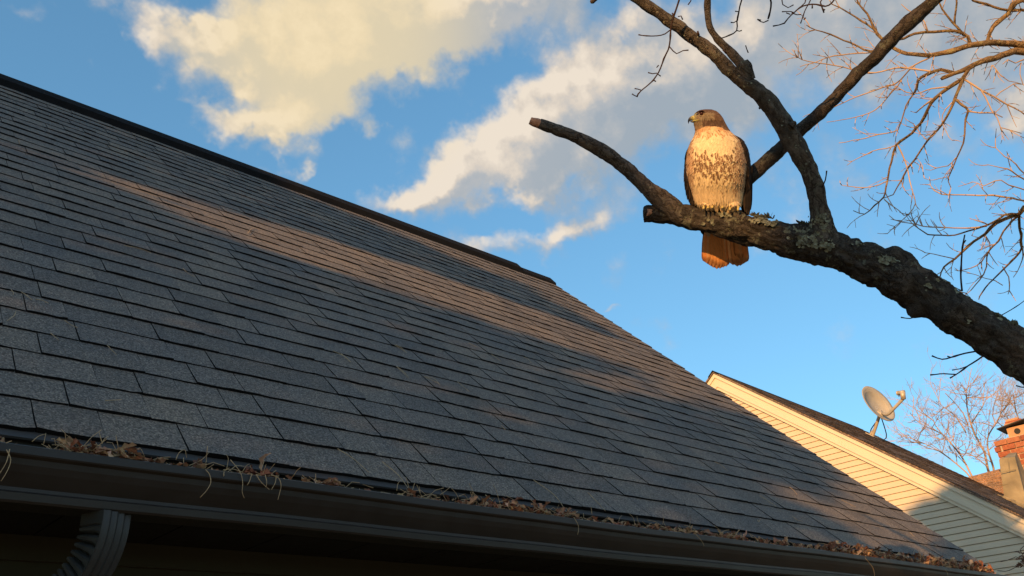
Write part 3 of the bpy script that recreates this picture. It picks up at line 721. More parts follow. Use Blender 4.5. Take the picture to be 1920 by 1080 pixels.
# knot where the two branches cross
br('stub', [(1484, 236, 7), (1490, 231, 5), (1493, 229, 2.5)], M_barkstub, 14, .003, DB - .07, DB - .07, 1.2, 8)
def twig(pts, r0=1.5, r1=.8, d=DB, mat=M_twig, nm='twig', parent=perch, jit=.0):
    n = len(pts); rws = [row(x, y, r0 + (r1 - r0) * i / max(1, n - 1), d + jit * i) for i, (x, y) in enumerate(pts)]
    sp = spline(rws, .012); nn_ = len(sp)
    for i in range(1, nn_ - 1):
        sp[i][:3] += np.array([noise.noise(Vector(sp[i][:3]) * 40 + Vector((k_ * 9.1, 0, 0))) for k_ in range(3)]) * .0018
        if i % 5 == 0: sp[i][3] *= 1.35
    sp[-1][3] *= 1.5 if r1 < 1.2 else 1
    V, Fc = tube_geo(sp[:, :3], sp[:, 3], 6, True); return obj(nm, V, Fc, mat, parent, smooth=True)
dT = DB - .1
TW = [([(1278, -12), (1272, 5), (1264, 28), (1258, 52), (1255, 83), (1245, 110), (1235, 135), (1225, 150), (1202, 170), (1194, 182)], 2.0, 1.1, dT),
      ([(1257, 56), (1247, 63), (1232, 67), (1212, 68), (1197, 65)], 1.2, .9, dT), ([(1254, 86), (1262, 95), (1269, 100), (1281, 95), (1291, 94)], 1.3, .9, dT),
      ([(1232, 137), (1224, 138), (1215, 136)], 1.0, .8, dT), ([(1232, 138), (1239, 143)], 1, .8, dT), ([(1231, 127), (1235, 122)], .9, .8, dT), ([(1225, 150), (1230, 153)], 1.2, .8, dT),
      ([(1202, 169), (1196, 167), (1190, 166)], 1, .8, dT), ([(1194, 181), (1189, 179), (1185, 176)], 1, .9, dT), ([(1263, 30), (1260, 24)], 1.4, 1.2, dT), ([(1271, 31), (1277, 30), (1280, 37)], 1.1, .9, dT - .01),
      ([(1298, -8), (1295, 2), (1290, 9)], 1.3, .9, dT), ([(1393, -12), (1390, 2), (1385, 22), (1382, 40), (1381, 57), (1368, 66), (1351, 72)], 1.5, 1.2, dT),
      ([(1384, 37), (1376, 42), (1370, 42)], 1, .8, dT), ([(1381, 57), (1386, 58), (1391, 57)], 1, .8, dT), ([(1385, 22), (1378, 21)], .9, .7, dT),
      ([(1442, -8), (1446, 5), (1444, 22), (1440, 36)], 1.8, 1.4, dT), ([(1441, 38), (1432, 42), (1420, 36)], 1.2, .8, dT), ([(1420, 36), (1427, 38)], .9, .8, dT),
      ([(1568, -8), (1560, 5), (1547, 12), (1530, 8), (1514, 10), (1500, 14), (1489, 24), (1478, 34), (1471, 43), (1460, 47), (1449, 49)], 1.6, .9, dT + .05),
      ([(1522, -6), (1516, 8), (1508, 22), (1501, 44)], 1.2, .9, dT + .05), ([(1489, 24), (1483, 22), (1466, 22)], 1.1, .8, dT + .05), ([(1482, 27), (1474, 24)], 1, .8, dT + .05),
      ([(1545, -8), (1538, 4), (1541, 14), (1545, 24)], 1.2, 1.5, dT + .05), ([(1541, 16), (1547, 19)], 1.2, 1.5, dT + .05), ([(1523, 8), (1523, 16)], 1.0, 1.6, dT + .05), ([(1502, 27), (1494, 28), (1484, 24)], 1, .8, dT + .05),
      ([(1466, -6), (1468, 8), (1478, 14), (1488, 9)], 1.1, .8, dT + .05), ([(1500, 14), (1509, 6), (1512, -6)], 1.1, .9, dT + .05), ([(1511, 33), (1507, 37)], 1, .9, dT + .05),
      ([(1541, 351), (1547, 338), (1550, 320)], 1.4, 1.0, dl(1540) - .02), ([(1733, 585), (1722, 591), (1706, 597), (1689, 595)], 1.3, .9, DB - .1),
      ([(1836, 657), (1810, 663), (1783, 670), (1766, 674), (1747, 667)], 1.6, 1.1, DB - .1), ([(1783, 670), (1776, 668)], 1, .9, DB - .1),
      ([(1848, 664), (1832, 676), (1815, 686), (1798, 698), (1781, 709)], 1.6, 1.0, DB - .12), ([(1792, 702), (1770, 701), (1744, 703)], 1.2, 1.1, DB - .12), ([(1815, 686), (1800, 691), (1785, 694)], 1.0, .8, DB - .12),
      ([(1925, 726), (1915, 726), (1905, 723)], 1.3, .9, DB - .12), ([(1804, 546), (1801, 505), (1805, 462), (1809, 440)], 1.8, 1.3, dl(1804) - .01), ([(1806, 458), (1811, 450)], 1, .8, dl(1804) - .01),
      ([(1398, 85), (1403, 99)], 1, .8, dT), ([(1310, 66), (1308, 58)], 2.4, 1, DB - .06), ([(1362, 100), (1355, 93)], 2.2, 1.5, DB - .06), ([(1440, 190), (1423, 204)], 4, 2, DB - .04),
      ([(1872, 610), (1870, 600), (1880, 590), (1905, 575), (1925, 560)], 1.2, .7, dl(1870) + .02), ([(1873, 600), (1860, 592)], 1, .8, dl(1870) + .02)]
for t in TW: twig(t[0], t[1], t[2], t[3])
br('stub', [(1130, -14, 5), (1118, -4, 5), (1110, 3, 4.5), (1107, 5, 2)], M_barkstub, 12, .004, DB - .1, DB - .1, .8, 9)

# lichen on the limb: grey-green foliose flakes and a few dark upright fronds
MP = np.array([proj(p[:3]) for p in MSP])
def surf(px, py, SPX=None, PX=None):
    SPX = MSP if SPX is None else SPX; PX = MP if PX is None else PX
    i = int(np.argmin(np.hypot(PX[:, 0] - px, PX[:, 1] - py))); i = min(max(i, 1), len(PX) - 2)
    c, r = SPX[i][:3], SPX[i][3]; vdir_ = c - EYE; dd = np.linalg.norm(vdir_); vdir_ = vdir_ / dd
    off_ = at(px, py, dd) - c; q_ = np.linalg.norm(off_) / r; q_ = min(q_, .98); o_ = off_ / (np.linalg.norm(off_) + 1e-9)
    nrm = o_ * q_ - vdir_ * math.sqrt(1 - q_ * q_); return c + nrm * (r + .0035), nrm
def flake(mb_, p, nrm, r, rr_):
    t = np.cross(nrm, [rr_.uniform(-1, 1), rr_.uniform(-1, 1), rr_.uniform(-1, 1)]); t /= np.linalg.norm(t); b = np.cross(nrm, t)
    n2 = nrm + t * rr_.uniform(-.5, .5) + b * rr_.uniform(-.5, .5); n2 /= np.linalg.norm(n2); t = np.cross(n2, b); t /= np.linalg.norm(t); b = np.cross(n2, t)
    k_ = rr_.randint(5, 8); V = [p + nrm * .001]
    for j in range(k_):
        a = 2 * math.pi * j / k_; q_ = r * rr_.uniform(.6, 1.15); V.append(p + (t * math.cos(a) + b * math.sin(a)) * q_ + n2 * r * rr_.uniform(.15, .55))
    mb_.add(V, [(0, 1 + j, 1 + (j + 1) % k_) for j in range(k_)])
rr = random.Random(11)
for (px, py, w_, h_, n_) in [(1422, 414, 26, 6, 50), (1448, 420, 14, 5, 22), (1505, 440, 26, 11, 90), (1535, 428, 20, 12, 55), (1512, 455, 20, 9, 45), (1548, 460, 14, 10, 35), (1662, 487, 22, 9, 55),
                            (1608, 458, 12, 5, 18), (1680, 476, 10, 5, 14), (1762, 523, 20, 7, 30), (1795, 545, 14, 6, 14), (1876, 592, 18, 8, 26), (1812, 600, 8, 5, 6), (1740, 540, 10, 8, 8), (1350, 403, 30, 6, 9), (1335, 414, 40, 8, 8)]:
    m_ = MB()
    for _ in range(n_):
        p, nrm = surf(px + rr.gauss(0, w_ * .5), py + rr.gauss(0, h_ * .5)); flake(m_, p, nrm, rr.uniform(.0025, .0075), rr)
    tag(m_.build('lichen', M_lichen, perch), kind='stuff')
UPX = np.array([proj(p[:3]) for p in USP]); m_ = MB()
for _ in range(45):
    px = rr.gauss(1538, 12); p, nrm = surf(px, rr.gauss(418, 10), USP, UPX); flake(m_, p, nrm, rr.uniform(.003, .007), rr)
for _ in range(34):
    i = rr.randrange(30, len(USP) - 60); p, nrm = surf(UPX[i][0] + rr.uniform(-13, 13), UPX[i][1], USP, UPX); flake(m_, p, nrm, rr.uniform(.0012, .0038), rr)
tag(m_.build('lichen', M_lichen, perch), kind='stuff')
for (px, py, n_, s__) in [(1262, 381, 34, 1.0), (1270, 384, 16, .8), (1415, 400, 30, 1.1), (1441, 402, 32, 1.25), (1428, 405, 14, .8), (1506, 414, 26, 1.0), (1516, 418, 14, .7), (1559, 410, 12, .8), (1632, 455, 8, .6), (1898, 606, 18, 1.1), (1868, 590, 12, .8), (1846, 588, 8, .7)]:
    m_ = MB()
    for _ in range(n_):
        p, nrm = surf(px + rr.gauss(0, 4 * s__), py + 6); up_ = np.array([rr.gauss(0, .5), rr.gauss(0, .5), 1.0]); up_ /= np.linalg.norm(up_); l_ = rr.uniform(.006, .017) * s__
        p1 = p + up_ * l_; sd_ = np.array([rr.gauss(0, 1), rr.gauss(0, 1), rr.gauss(0, .4)]); sd_ /= np.linalg.norm(sd_)
        m_.add([p - sd_ * .0015, p + sd_ * .0015, p + up_ * l_ * .6 + sd_ * .0042, p1, p + up_ * l_ * .6 - sd_ * .0038, p + up_ * l_ * .55 + nrm * .003], [(0, 1, 5), (1, 2, 5), (2, 3, 5), (3, 4, 5), (4, 0, 5)])
    tag(m_.build('lichen_frond', M_lichend, perch), kind='stuff')

# ------------------------------------------------------------------ background bare tree, sunlit tan limbs
TD = 9.0
def td(px, py): return TD + 1.3 * noise.noise(Vector((px * .0035, py * .0035, 3.1))) + .0006 * (px - 1700)
tan = root('tree', tuple(at(2420, 700, 11) * [1, 1, 0]), 'bare sunlit tan tree with drooping twigs filling the upper right corner', 'tree')
tan_rng = random.Random(21); fine = MB(); NBR = [0]
def tbranch(L, r0, r1, mat, twigs=1.0, part=True):
    n = len(L); rws = []
    for i, (x, y) in enumerate(L): rws.append(row(x, y, (r0 + (r1 - r0) * i / (n - 1)) * .86, td(x, y)))
    sp = spline(rws, .07)
    for i in range(1, len(sp) - 1):
        sp[i][:3] += np.array([noise.noise(Vector(sp[i][:3]) * 6 + Vector((k_ * 9.1, 0, 0))) for k_ in range(3)]) * .018
        if tan_rng.random() < .2: sp[i][3] *= 1.2
    V, Fc = tube_geo(sp[:, :3], np.maximum(sp[:, 3], .0019), 10 if r0 > 3 else 6, True)
    if part: rest_attr(obj('limb' if r0 > 3.2 else 'branch', V, Fc, mat, tan, smooth=True), sp, 10 if r0 > 3 else 6)
    else: fine.add(V, Fc)
    # short side twigs growing from the branch
    seg = [np.array(q) for q in L]; total = sum(np.linalg.norm(seg[i + 1] - seg[i]) for i in range(n - 1)); cnt = int(total / 19 * twigs)
    for _ in range(cnt):
        i = tan_rng.randrange(len(sp)); p = sp[i][:3]; px, py = proj(p); j = max(0, min(len(sp) - 2, i)); a_ = proj(sp[j + 1][:3]); b_ = proj(sp[j][:3])
        ang = math.atan2(a_[1] - b_[1], a_[0] - b_[0]) + tan_rng.choice((-1, 1)) * tan_rng.uniform(.4, 1.0); ln_ = tan_rng.uniform(9, 48) * (1 if r0 > 1.5 else .7); cur = tan_rng.uniform(-.9, .9) ; pts = [(px, py)]
        k_ = 4
        for q_ in range(k_):
            ang += cur / k_ + (.10 if math.cos(ang) < .6 else 0) * tan_rng.random() * -1 * math.copysign(1, math.cos(ang)); pts.append((pts[-1][0] + math.cos(ang) * ln_ / k_, pts[-1][1] + math.sin(ang) * ln_ / k_))
        d0 = np.linalg.norm(p - EYE); rws2 = [row(x, y, (.95 - .5 * s2 / k_), d0 + tan_rng.uniform(-.04, .04) * s2) for s2, (x, y) in enumerate(pts)]
        sp2 = spline(rws2, .07); V, Fc = tube_geo(sp2[:, :3], np.maximum(sp2[:, 3], .0016), 4, True); fine.add(V, Fc)
        if ln_ > 26:
            x, y = pts[2]; a2 = ang + tan_rng.choice((-1, 1)) * .8; l2 = ln_ * .35; rws3 = [row(x + math.cos(a2) * l2 * t_, y + math.sin(a2) * l2 * t_, .65, d0) for t_ in (0, .5, 1)]
            sp3 = spline(rws3, .07); V, Fc = tube_geo(sp3[:, :3], .0019, 4, True); fine.add(V, Fc)
LB = [([(2350, 420), (2200, 200), (2050, 110), (1920, 86), (1890, 80), (1852, 81), (1815, 87), (1785, 94), (1752, 102), (1727, 104), (1700, 101), (1672, 87), (1652, 72), (1637, 52), (1627, 27), (1612, 10), (1600, -20)], 9, 1.3),
      ([(2350, 430), (2190, 230), (2040, 120), (1920, 98), (1890, 100), (1865, 110), (1840, 115), (1815, 128), (1790, 137), (1768, 146), (1764, 149)], 10, 3.0),
      ([(1818, 127), (1805, 148), (1777, 165), (1752, 186), (1735, 218), (1710, 250), (1680, 272), (1672, 302), (1662, 342), (1656, 370), (1640, 385), (1620, 401), (1600, 395)], 4.2, .8),
      ([(1790, 137), (1765, 131), (1740, 139), (1722, 152), (1718, 164), (1713, 177)], 4.0, 2.3), ([(1805, 148), (1800, 162), (1790, 185), (1782, 207), (1765, 235), (1740, 265), (1702, 317), (1690, 337), (1675, 365), (1656, 372)], 3.6, .8),
      ([(1790, 185), (1803, 196), (1817, 209), (1812, 225), (1810, 240), (1805, 270), (1792, 297), (1779, 331), (1778, 340), (1783, 352)], 3.0, .9), ([(1817, 209), (1840, 213), (1865, 212), (1880, 220)], 1.8, 1.0),
      ([(1807, 148), (1840, 170), (1865, 180), (1890, 196), (1925, 218)], 2.2, 1.3), ([(1840, 170), (1855, 195), (1868, 220), (1876, 238), (1895, 245), (1915, 250)], 1.6, .8),
      ([(2300, 150), (2050, 60), (1915, 0), (1890, 25), (1862, 50), (1852, 72), (1850, 80)], 7, 3.2), ([(1930, 21), (1900, 20), (1865, 12), (1827, 0), (1815, -10)], 3.2, 2.0), ([(1897, 18), (1905, 5), (1918, -12)], 3.2, 2),
      ([(1820, 84), (1815, 70), (1805, 64), (1790, 60), (1752, 59), (1715, 62), (1695, 70), (1680, 75)], 3.8, 2.6), ([(1808, 67), (1795, 52), (1787, 42), (1777, 27), (1762, 7), (1755, -8)], 3.0, 1.6), ([(1790, 45), (1792, 20), (1793, -10)], 2.6, 2),
      ([(1672, 88), (1632, 96), (1610, 88), (1595, 80), (1557, 64), (1530, 55), (1512, 47)], 2.6, .9), ([(1650, 70), (1635, 52), (1615, 38), (1595, 27), (1575, 15), (1560, 8)], 2.4, 1.0),
      ([(1640, 97), (1625, 99), (1590, 101), (1552, 109), (1525, 118), (1500, 125)], 1.6, .7), ([(1752, 135), (1715, 129), (1690, 128), (1665, 131), (1630, 135), (1595, 129), (1550, 121), (1515, 115), (1498, 105), (1485, 92)], 2.0, .7),
      ([(1752, 103), (1715, 122), (1695, 140), (1677, 157), (1645, 170), (1615, 180), (1580, 192), (1560, 203), (1540, 214)], 1.8, .7), ([(1690, 150), (1665, 182), (1640, 205), (1620, 216), (1595, 222), (1570, 226), (1550, 229)], 1.4, .6),
      ([(1777, 163), (1745, 168), (1725, 175), (1700, 172), (1680, 160), (1660, 160)], 1.6, .7), ([(1752, 186), (1735, 198), (1718, 211)], 2.2, 1.2), ([(1680, 272), (1660, 280), (1635, 283), (1610, 297), (1588, 310)], 1.3, .6),
      ([(1713, 176), (1700, 200), (1690, 230), (1683, 245), (1660, 250), (1635, 255), (1600, 263), (1573, 268)], 1.8, .7), ([(1683, 272), (1695, 300), (1703, 320), (1710, 350), (1715, 380), (1702, 400), (1690, 412), (1664, 438)], 1.5, .7),
      ([(1662, 340), (1635, 350), (1610, 353), (1590, 350), (1578, 347)], 1.2, .6), ([(1658, 374), (1675, 388), (1695, 404)], 1.2, .8), ([(1740, 265), (1725, 248), (1713, 232)], 1, .6), ([(1703, 316), (1720, 296), (1730, 318)], .9, .6),
      ([(2260, 520), (2080, 380), (1920, 387), (1911, 402), (1885, 411), (1865, 418), (1845, 438), (1815, 460), (1790, 485), (1772, 500), (1766, 510), (1762, 523)], 5.5, 1.0),
      ([(1911, 402), (1885, 404), (1868, 412), (1850, 422), (1830, 430), (1815, 434), (1790, 441), (1765, 443), (1740, 440), (1722, 427), (1717, 422), (1703, 403)], 2.6, .7),
      ([(1850, 424), (1830, 427), (1802, 427), (1772, 426), (1745, 424), (1717, 420), (1690, 415), (1677, 411), (1667, 404)], 1.6, .7), ([(1911, 404), (1888, 425), (1870, 450), (1855, 472), (1848, 500), (1838, 525), (1822, 545), (1805, 556)], 2.2, .8),
      ([(1911, 404), (1913, 425), (1914, 445), (1917, 465), (1905, 480), (1890, 497), (1878, 510), (1865, 524), (1850, 540), (1838, 556), (1835, 562)], 3.0, .9), ([(1917, 465), (1919, 480), (1912, 500), (1900, 520)], 1.6, .7),
      ([(1930, 376), (1890, 370), (1852, 367), (1820, 365), (1787, 365), (1762, 363), (1750, 356), (1744, 347)], 2.0, .9), ([(1930, 342), (1905, 328), (1887, 317), (1875, 313), (1853, 309)], 1.8, .8), ([(1930, 335), (1905, 310), (1885, 293), (1867, 277)], 1.6, .8),
      ([(1930, 358), (1912, 352), (1890, 347), (1875, 338), (1865, 340), (1845, 349), (1834, 345), (1824, 341)], 1.5, .7), ([(1853, 367), (1843, 355), (1835, 345)], .9, .6), ([(1880, 535), (1868, 526), (1850, 522), (1830, 515), (1812, 512)], 1.0, .6),
      ([(1788, 485), (1775, 482), (1755, 478), (1735, 474)], 1.2, .7), ([(1855, 472), (1840, 490), (1820, 503), (1805, 508), (1790, 506)], 1.4, .7), ([(1880, 500), (1890, 520), (1893, 545), (1890, 552)], 1.3, .7),
      ([(1788, 488), (1786, 500), (1772, 512)], 1, .6), ([(1845, 438), (1853, 455), (1856, 470)], 1.2, .8), ([(1792, 296), (1775, 310), (1755, 315), (1735, 318)], 1.2, .6), ([(1779, 331), (1760, 336), (1745, 337), (1733, 334)], 1, .6),
      ([(1790, 187), (1775, 205), (1766, 228), (1775, 250), (1785, 263)], 1.1, .6), ([(1868, 180), (1885, 170), (1900, 160), (1915, 158)], 1.2, .8), ([(1925, 110), (1905, 118), (1890, 112), (1880, 120)], 1.4, .8),
      ([(1915, 118), (1912, 140), (1918, 158)], 1.0, .8), ([(1860, 122), (1875, 140), (1892, 152), (1917, 158)], 1.2, .7), ([(1740, 60), (1733, 42), (1725, 30), (1712, 25), (1690, 8)], 1.6, .8), ([(1715, 122), (1690, 130), (1668, 112)], 1.1, .6)]
for L, r0, r1 in LB: tbranch(L, r0, r1, M_tan_bark if r0 > 2.3 else M_tan_twig, 1.0)
tb = MB(); tbp = [at(2350, 425, td(2350, 425)), at(2400, 560, 10.6), at(2420, 700, 11), at(2420, 700, 11) * [1, 1, 0]]
tb.tube(spline([[*p, r_] for p, r_ in zip(tbp, (.07, .11, .15, .2))], .2)[:, :3], .13, 12); tb.tube(spline([at(2260, 520, td(2260, 520)), at(2330, 600, 10.5), tbp[2]], .2), .06, 10)
tb.tube(spline([at(2300, 150, td(2300, 150)), at(2350, 300, 10.3), tbp[0]], .2), .05, 10); tb.build('trunk', M_tan_bark, tan, True)
tag(fine.build('twigs', M_tan_twig, tan), kind='stuff')

# ------------------------------------------------------------------ far bare trees behind the roofs
def far_tree(name_label, base, trunks, D, seed, spread, mats=(M_fartwig, M_fartwig), dens_=1.0):
    rt = root('tree', tuple(base), name_label, 'tree'); rg = random.Random(seed); tw = MB(); mpp = D / F
    def grow(p, d, L, r, lev, out):
        pts = [p.copy()]; k_ = 4; dd = d.copy()
        for _ in range(k_):
            dd = dd + np.array([rg.gauss(0, .11), rg.gauss(0, .11), rg.gauss(0, .06) + .05]); dd /= np.linalg.norm(dd); pts.append(pts[-1] + dd * L / k_)
        V, Fc = tube_geo(pts, np.linspace(r, r * .6, k_ + 1), 5 if lev < 2 else 3, False); out.add(V, Fc)
        if lev < 4:
            for _ in range(int((2.6 if lev < 3 else 2) * dens_ + rg.random())):
                i = rg.randint(1, k_); s_ = np.array([rg.gauss(0, 1) for _ in range(3)]); s_ -= dd * (s_ @ dd); s_ /= np.linalg.norm(s_)
                nd_ = dd * rg.uniform(.7, 1) + s_ * rg.uniform(.35, .8); nd_ /= np.linalg.norm(nd_); grow(pts[i], nd_, L * rg.uniform(.5, .8), max(r * .55, .0048), lev + 1, out)
    stem = MB()
    for L, r0 in trunks:
        rws = [row(x, y, r0 * (1 - .8 * i / (len(L) - 1)), D + rg.uniform(-.4, .4) * i) for i, (x, y) in enumerate(L)]
        sp = spline(rws, .4); V, Fc = tube_geo(sp[:, :3], np.maximum(sp[:, 3], .012), 7, True); obj('limb', V, Fc, mats[0], rt, smooth=True)
        for i in range(2, len(sp) - 1):
            for _ in range(1 if rg.random() < .8 * dens_ else 0):
                dd = sp[i + 1][:3] - sp[i][:3]; dd /= np.linalg.norm(dd) + 1e-9; s_ = np.array([rg.gauss(0, 1) for _ in range(3)]); s_ -= dd * (s_ @ dd); s_ /= np.linalg.norm(s_)
                nd_ = dd * .8 + s_ * .7 + [0, 0, .15]; nd_ /= np.linalg.norm(nd_); grow(sp[i][:3], nd_, spread * rg.uniform(.5, 1), max(.014, sp[i][3] * .45), 1, tw)
    tb_ = MB(); b0 = trunks[0][0][0]; tb_.tube([at(b0[0], b0[1], D), at(b0[0] + 8, b0[1] + 60, D), base], [.18, .25, .35], 9); tb_.build('trunk', mats[0], rt, True)
    tag(tw.build('twigs', mats[1], rt), kind='stuff'); return rt
def c5(L): return [(1700 + x / 5.4, 700 + y / 5.4) for x, y in L]
far_tree('pale pinkish bare tree rising behind the neighbour roof left of the chimney', at(1850, 930, 32) * [1, 1, 0],
         [(c5([(850, 1080), (820, 960), (790, 800), (700, 640), (640, 480), (610, 330), (600, 200), (540, 90)]), 2.6), (c5([(890, 1080), (880, 960), (825, 780), (825, 640), (900, 510), (960, 400), (1050, 280)]), 2.2),
          (c5([(700, 1120), (650, 1020), (560, 850), (440, 700), (350, 610), (200, 540), (90, 470), (35, 400)]), 2.0), (c5([(700, 1120), (600, 1000), (420, 850), (300, 770), (180, 710), (70, 670), (10, 615)]), 1.6),
          (c5([(840, 1000), (800, 930), (700, 850), (600, 800), (520, 760)]), 1.5), (c5([(620, 520), (570, 400), (490, 300), (390, 200)]), 1.4), (c5([(600, 600), (500, 440), (400, 360), (300, 285)]), 1.4), (c5([(660, 500), (740, 380), (800, 270), (830, 150)]), 1.3),
          (c5([(380, 640), (300, 540), (270, 480), (170, 400)]), 1.2), (c5([(900, 510), (870, 430), (880, 340), (920, 210)]), 1.1), (c5([(560, 850), (520, 760), (430, 620), (420, 480)]), 1.1)], 32, 5, 1.05)
far_tree('second pale bare tree half hidden behind the brick chimney', at(1950, 940, 36) * [1, 1, 0],
         [([(1950, 900), (1930, 850), (1915, 800), (1905, 770), (1900, 740)], 2.4), ([(1950, 900), (1955, 840), (1940, 780), (1925, 740)], 2.0), ([(1925, 840), (1900, 800), (1885, 775)], 1.4), ([(1955, 840), (1975, 800), (1990, 760)], 1.6)], 36, 9, 1.05)

# ------------------------------------------------------------------ the hawk
HC = at(1350, 390, DB); HS = rad(1350, 390, DB, 1) / 3          # metres per unit; units follow a sketch drawn at three units per photo pixel
hf_ = ray(1350, 390); hx = right - hf_ * (right @ hf_); hx /= np.linalg.norm(hx); hz = np.cross(hx, hf_)
hawk = bpy.data.objects.new('hawk', None); HM = Matrix(((hx[0], hf_[0], hz[0], HC[0]), (hx[1], hf_[1], hz[1], HC[1]), (hx[2], hf_[2], hz[2], HC[2]), (0, 0, 0, 1)))
link(hawk, None, HM); hawk.matrix_world = HM
tag(hawk, 'red tailed hawk with cream speckled breast perched on the thick limb', 'hawk')
def hobj(nm, V, Fc, mats, **kw):
    o = bpy.data.objects.new(nm, mesh(nm, V, Fc, mats, **kw)); COL.objects.link(o); o.parent = hawk; W[o] = HM; return o
def U(cx, cy, d): return np.array([(cx - 330) * HS, d * HS, (630 - cy) * HS])
BODY = np.array([(172, 192, 346, 8, 62), (200, 187, 368, 8, 76), (225, 182, 398, 8, 92), (260, 162, 430, 4, 112), (310, 145, 452, 0, 128), (370, 139, 466, -6, 136), (430, 142, 470, -6, 136), (490, 157, 466, 0, 128),
                 (550, 175, 457, 8, 108), (600, 192, 450, 6, 88), (622, 208, 440, 2, 70), (634, 240, 415, -4, 46)], float)
HEAD = np.array([(80.5, 228, 258, 2, 8), (85, 206, 282, 1, 24), (93, 190, 300, 0, 36), (104, 179, 313, 0, 44), (118, 171, 326, 0, 50), (136, 171, 337, 0, 53), (155, 175, 346, 2, 55), (180, 182, 360, 4, 60), (210, 186, 380, 6, 72), (235, 190, 392, 8, 70)], float)
def ringat(T, y):
    return [np.interp(y, T[:, 0], T[:, k]) for k in range(1, 5)]
def ringpt(T, y, th, inset=0.0):
    L, R, dc, hd = ringat(T, y); a = (R - L) / 2 - inset; hd = hd - inset
    return U((L + R) / 2 + a * math.sin(th), y, dc - hd * math.cos(th))
def loft(T, n=40, m=44, inset=0.0):
    ys = np.linspace(T[0, 0], T[-1, 0], n); V = [ringpt(T, y, 2 * math.pi * j / m, inset) for y in ys for j in range(m)]
    Fc = [(i * m + j, (i + 1) * m + j, (i + 1) * m + (j + 1) % m, i * m + (j + 1) % m) for i in range(n - 1) for j in range(m)] + [tuple(range(m)), tuple((n - 1) * m + j for j in range(m))[::-1]]
    return V, Fc
def remesh_union(nm, parts, voxel, colf, mat, smooth_it=2):
    V = []; Fc = []
    for v, f_ in parts:
        o_ = len(V); V += list(v); Fc += [tuple(o_ + i for i in q) for q in f_]
    tmp = bpy.data.objects.new(nm, mesh(nm, V, Fc, mat)); COL.objects.link(tmp)
    md = tmp.modifiers.new('r', 'REMESH'); md.mode = 'VOXEL'; md.voxel_size = voxel; md.use_smooth_shade = True
    ms = tmp.modifiers.new('s', 'SMOOTH'); ms.iterations = smooth_it; ms.factor = .6
    dg = bpy.context.evaluated_depsgraph_get(); me = bpy.data.meshes.new_from_object(tmp.evaluated_get(dg)); bpy.data.objects.remove(tmp)
    me.name = nm; me.materials.clear(); me.materials.append(mat)
    n_ = len(me.vertices); co = np.empty(n_ * 3); me.vertices.foreach_get('co', co); co = co.reshape(-1, 3)
    cc = np.ones((n_, 4)); 
    for i in range(n_):
        c_ = co[i]; cc[i, :3] = colf(c_[0] / HS + 330, 630 - c_[2] / HS, c_[1] / HS)
    ca = me.color_attributes.new('Col', 'FLOAT_COLOR', 'POINT'); ca.data.foreach_set('color', cc.ravel())
    me.polygons.foreach_set('use_smooth', [True] * len(me.polygons))
    o = bpy.data.objects.new(nm, me); COL.objects.link(o); o.parent = hawk; W[o] = HM; return o
rh = random.Random(4)
def lerp(a, b, t): t = max(0, min(1, t)); return tuple(x + (y - x) * t for x, y in zip(a, b))
CRE = (.76, .62, .38); BUF = (.66, .47, .28); RUF = (.52, .33, .18); DRK = (.135, .058, .028)
def body_base(cx, cy, side=0):
    c = CRE
    if cy < 250: c = lerp(RUF, CRE, (cy - 190 - abs(cx - 280) * .22) / 45)
    lat = max(0, (190 - cx) / 45, (cx - 395) / 50); c = lerp(c, (.46, .25, .12), min(.75, lat) * (1 if cy < 400 else .6))
    if cy > 480: c = lerp(c, (.74, .58, .36), (cy - 480) / 60)
    return c
def head_col(cx, cy, d=0):
    base = (.115, .080, .062)
    if cy < 99: base = (.085, .055, .045)
    if 190 < cx < 300 and 108 < cy < 146: base = (.20, .165, .12)
    if cx > 285: base = (.125, .080, .058)
    if 225 < cx < 330 and 146 < cy < 182: base = (.080, .048, .038)
    if cx < 224 and cy > 150: base = (.19, .145, .095)
    if cx < 192 and cy < 150: base = (.25, .24, .14)
    return base
def under(cx, cy, d): return head_col(cx, cy) if cy < 172 + (cx - 200) * .12 else tuple(x * .8 for x in body_base(cx, cy))
def lobe(cx, y0, y1, hw, hd, dc):
    T = np.array([(y0, cx - hw * .5, cx + hw * .5, dc, hd * .5), (y0 + (y1 - y0) * .3, cx - hw, cx + hw, dc, hd), (y0 + (y1 - y0) * .7, cx - hw * .82, cx + hw * .82, dc, hd * .8), (y1, cx - hw * .35, cx + hw * .35, dc, hd * .35)]); return loft(T, 14, 24)
body = remesh_union('body', [loft(BODY), loft(HEAD, 34, 40), lobe(262, 540, 636, 60, 52, -14), lobe(386, 540, 648, 62, 52, -14)], .0022, under, M_fea, 6)

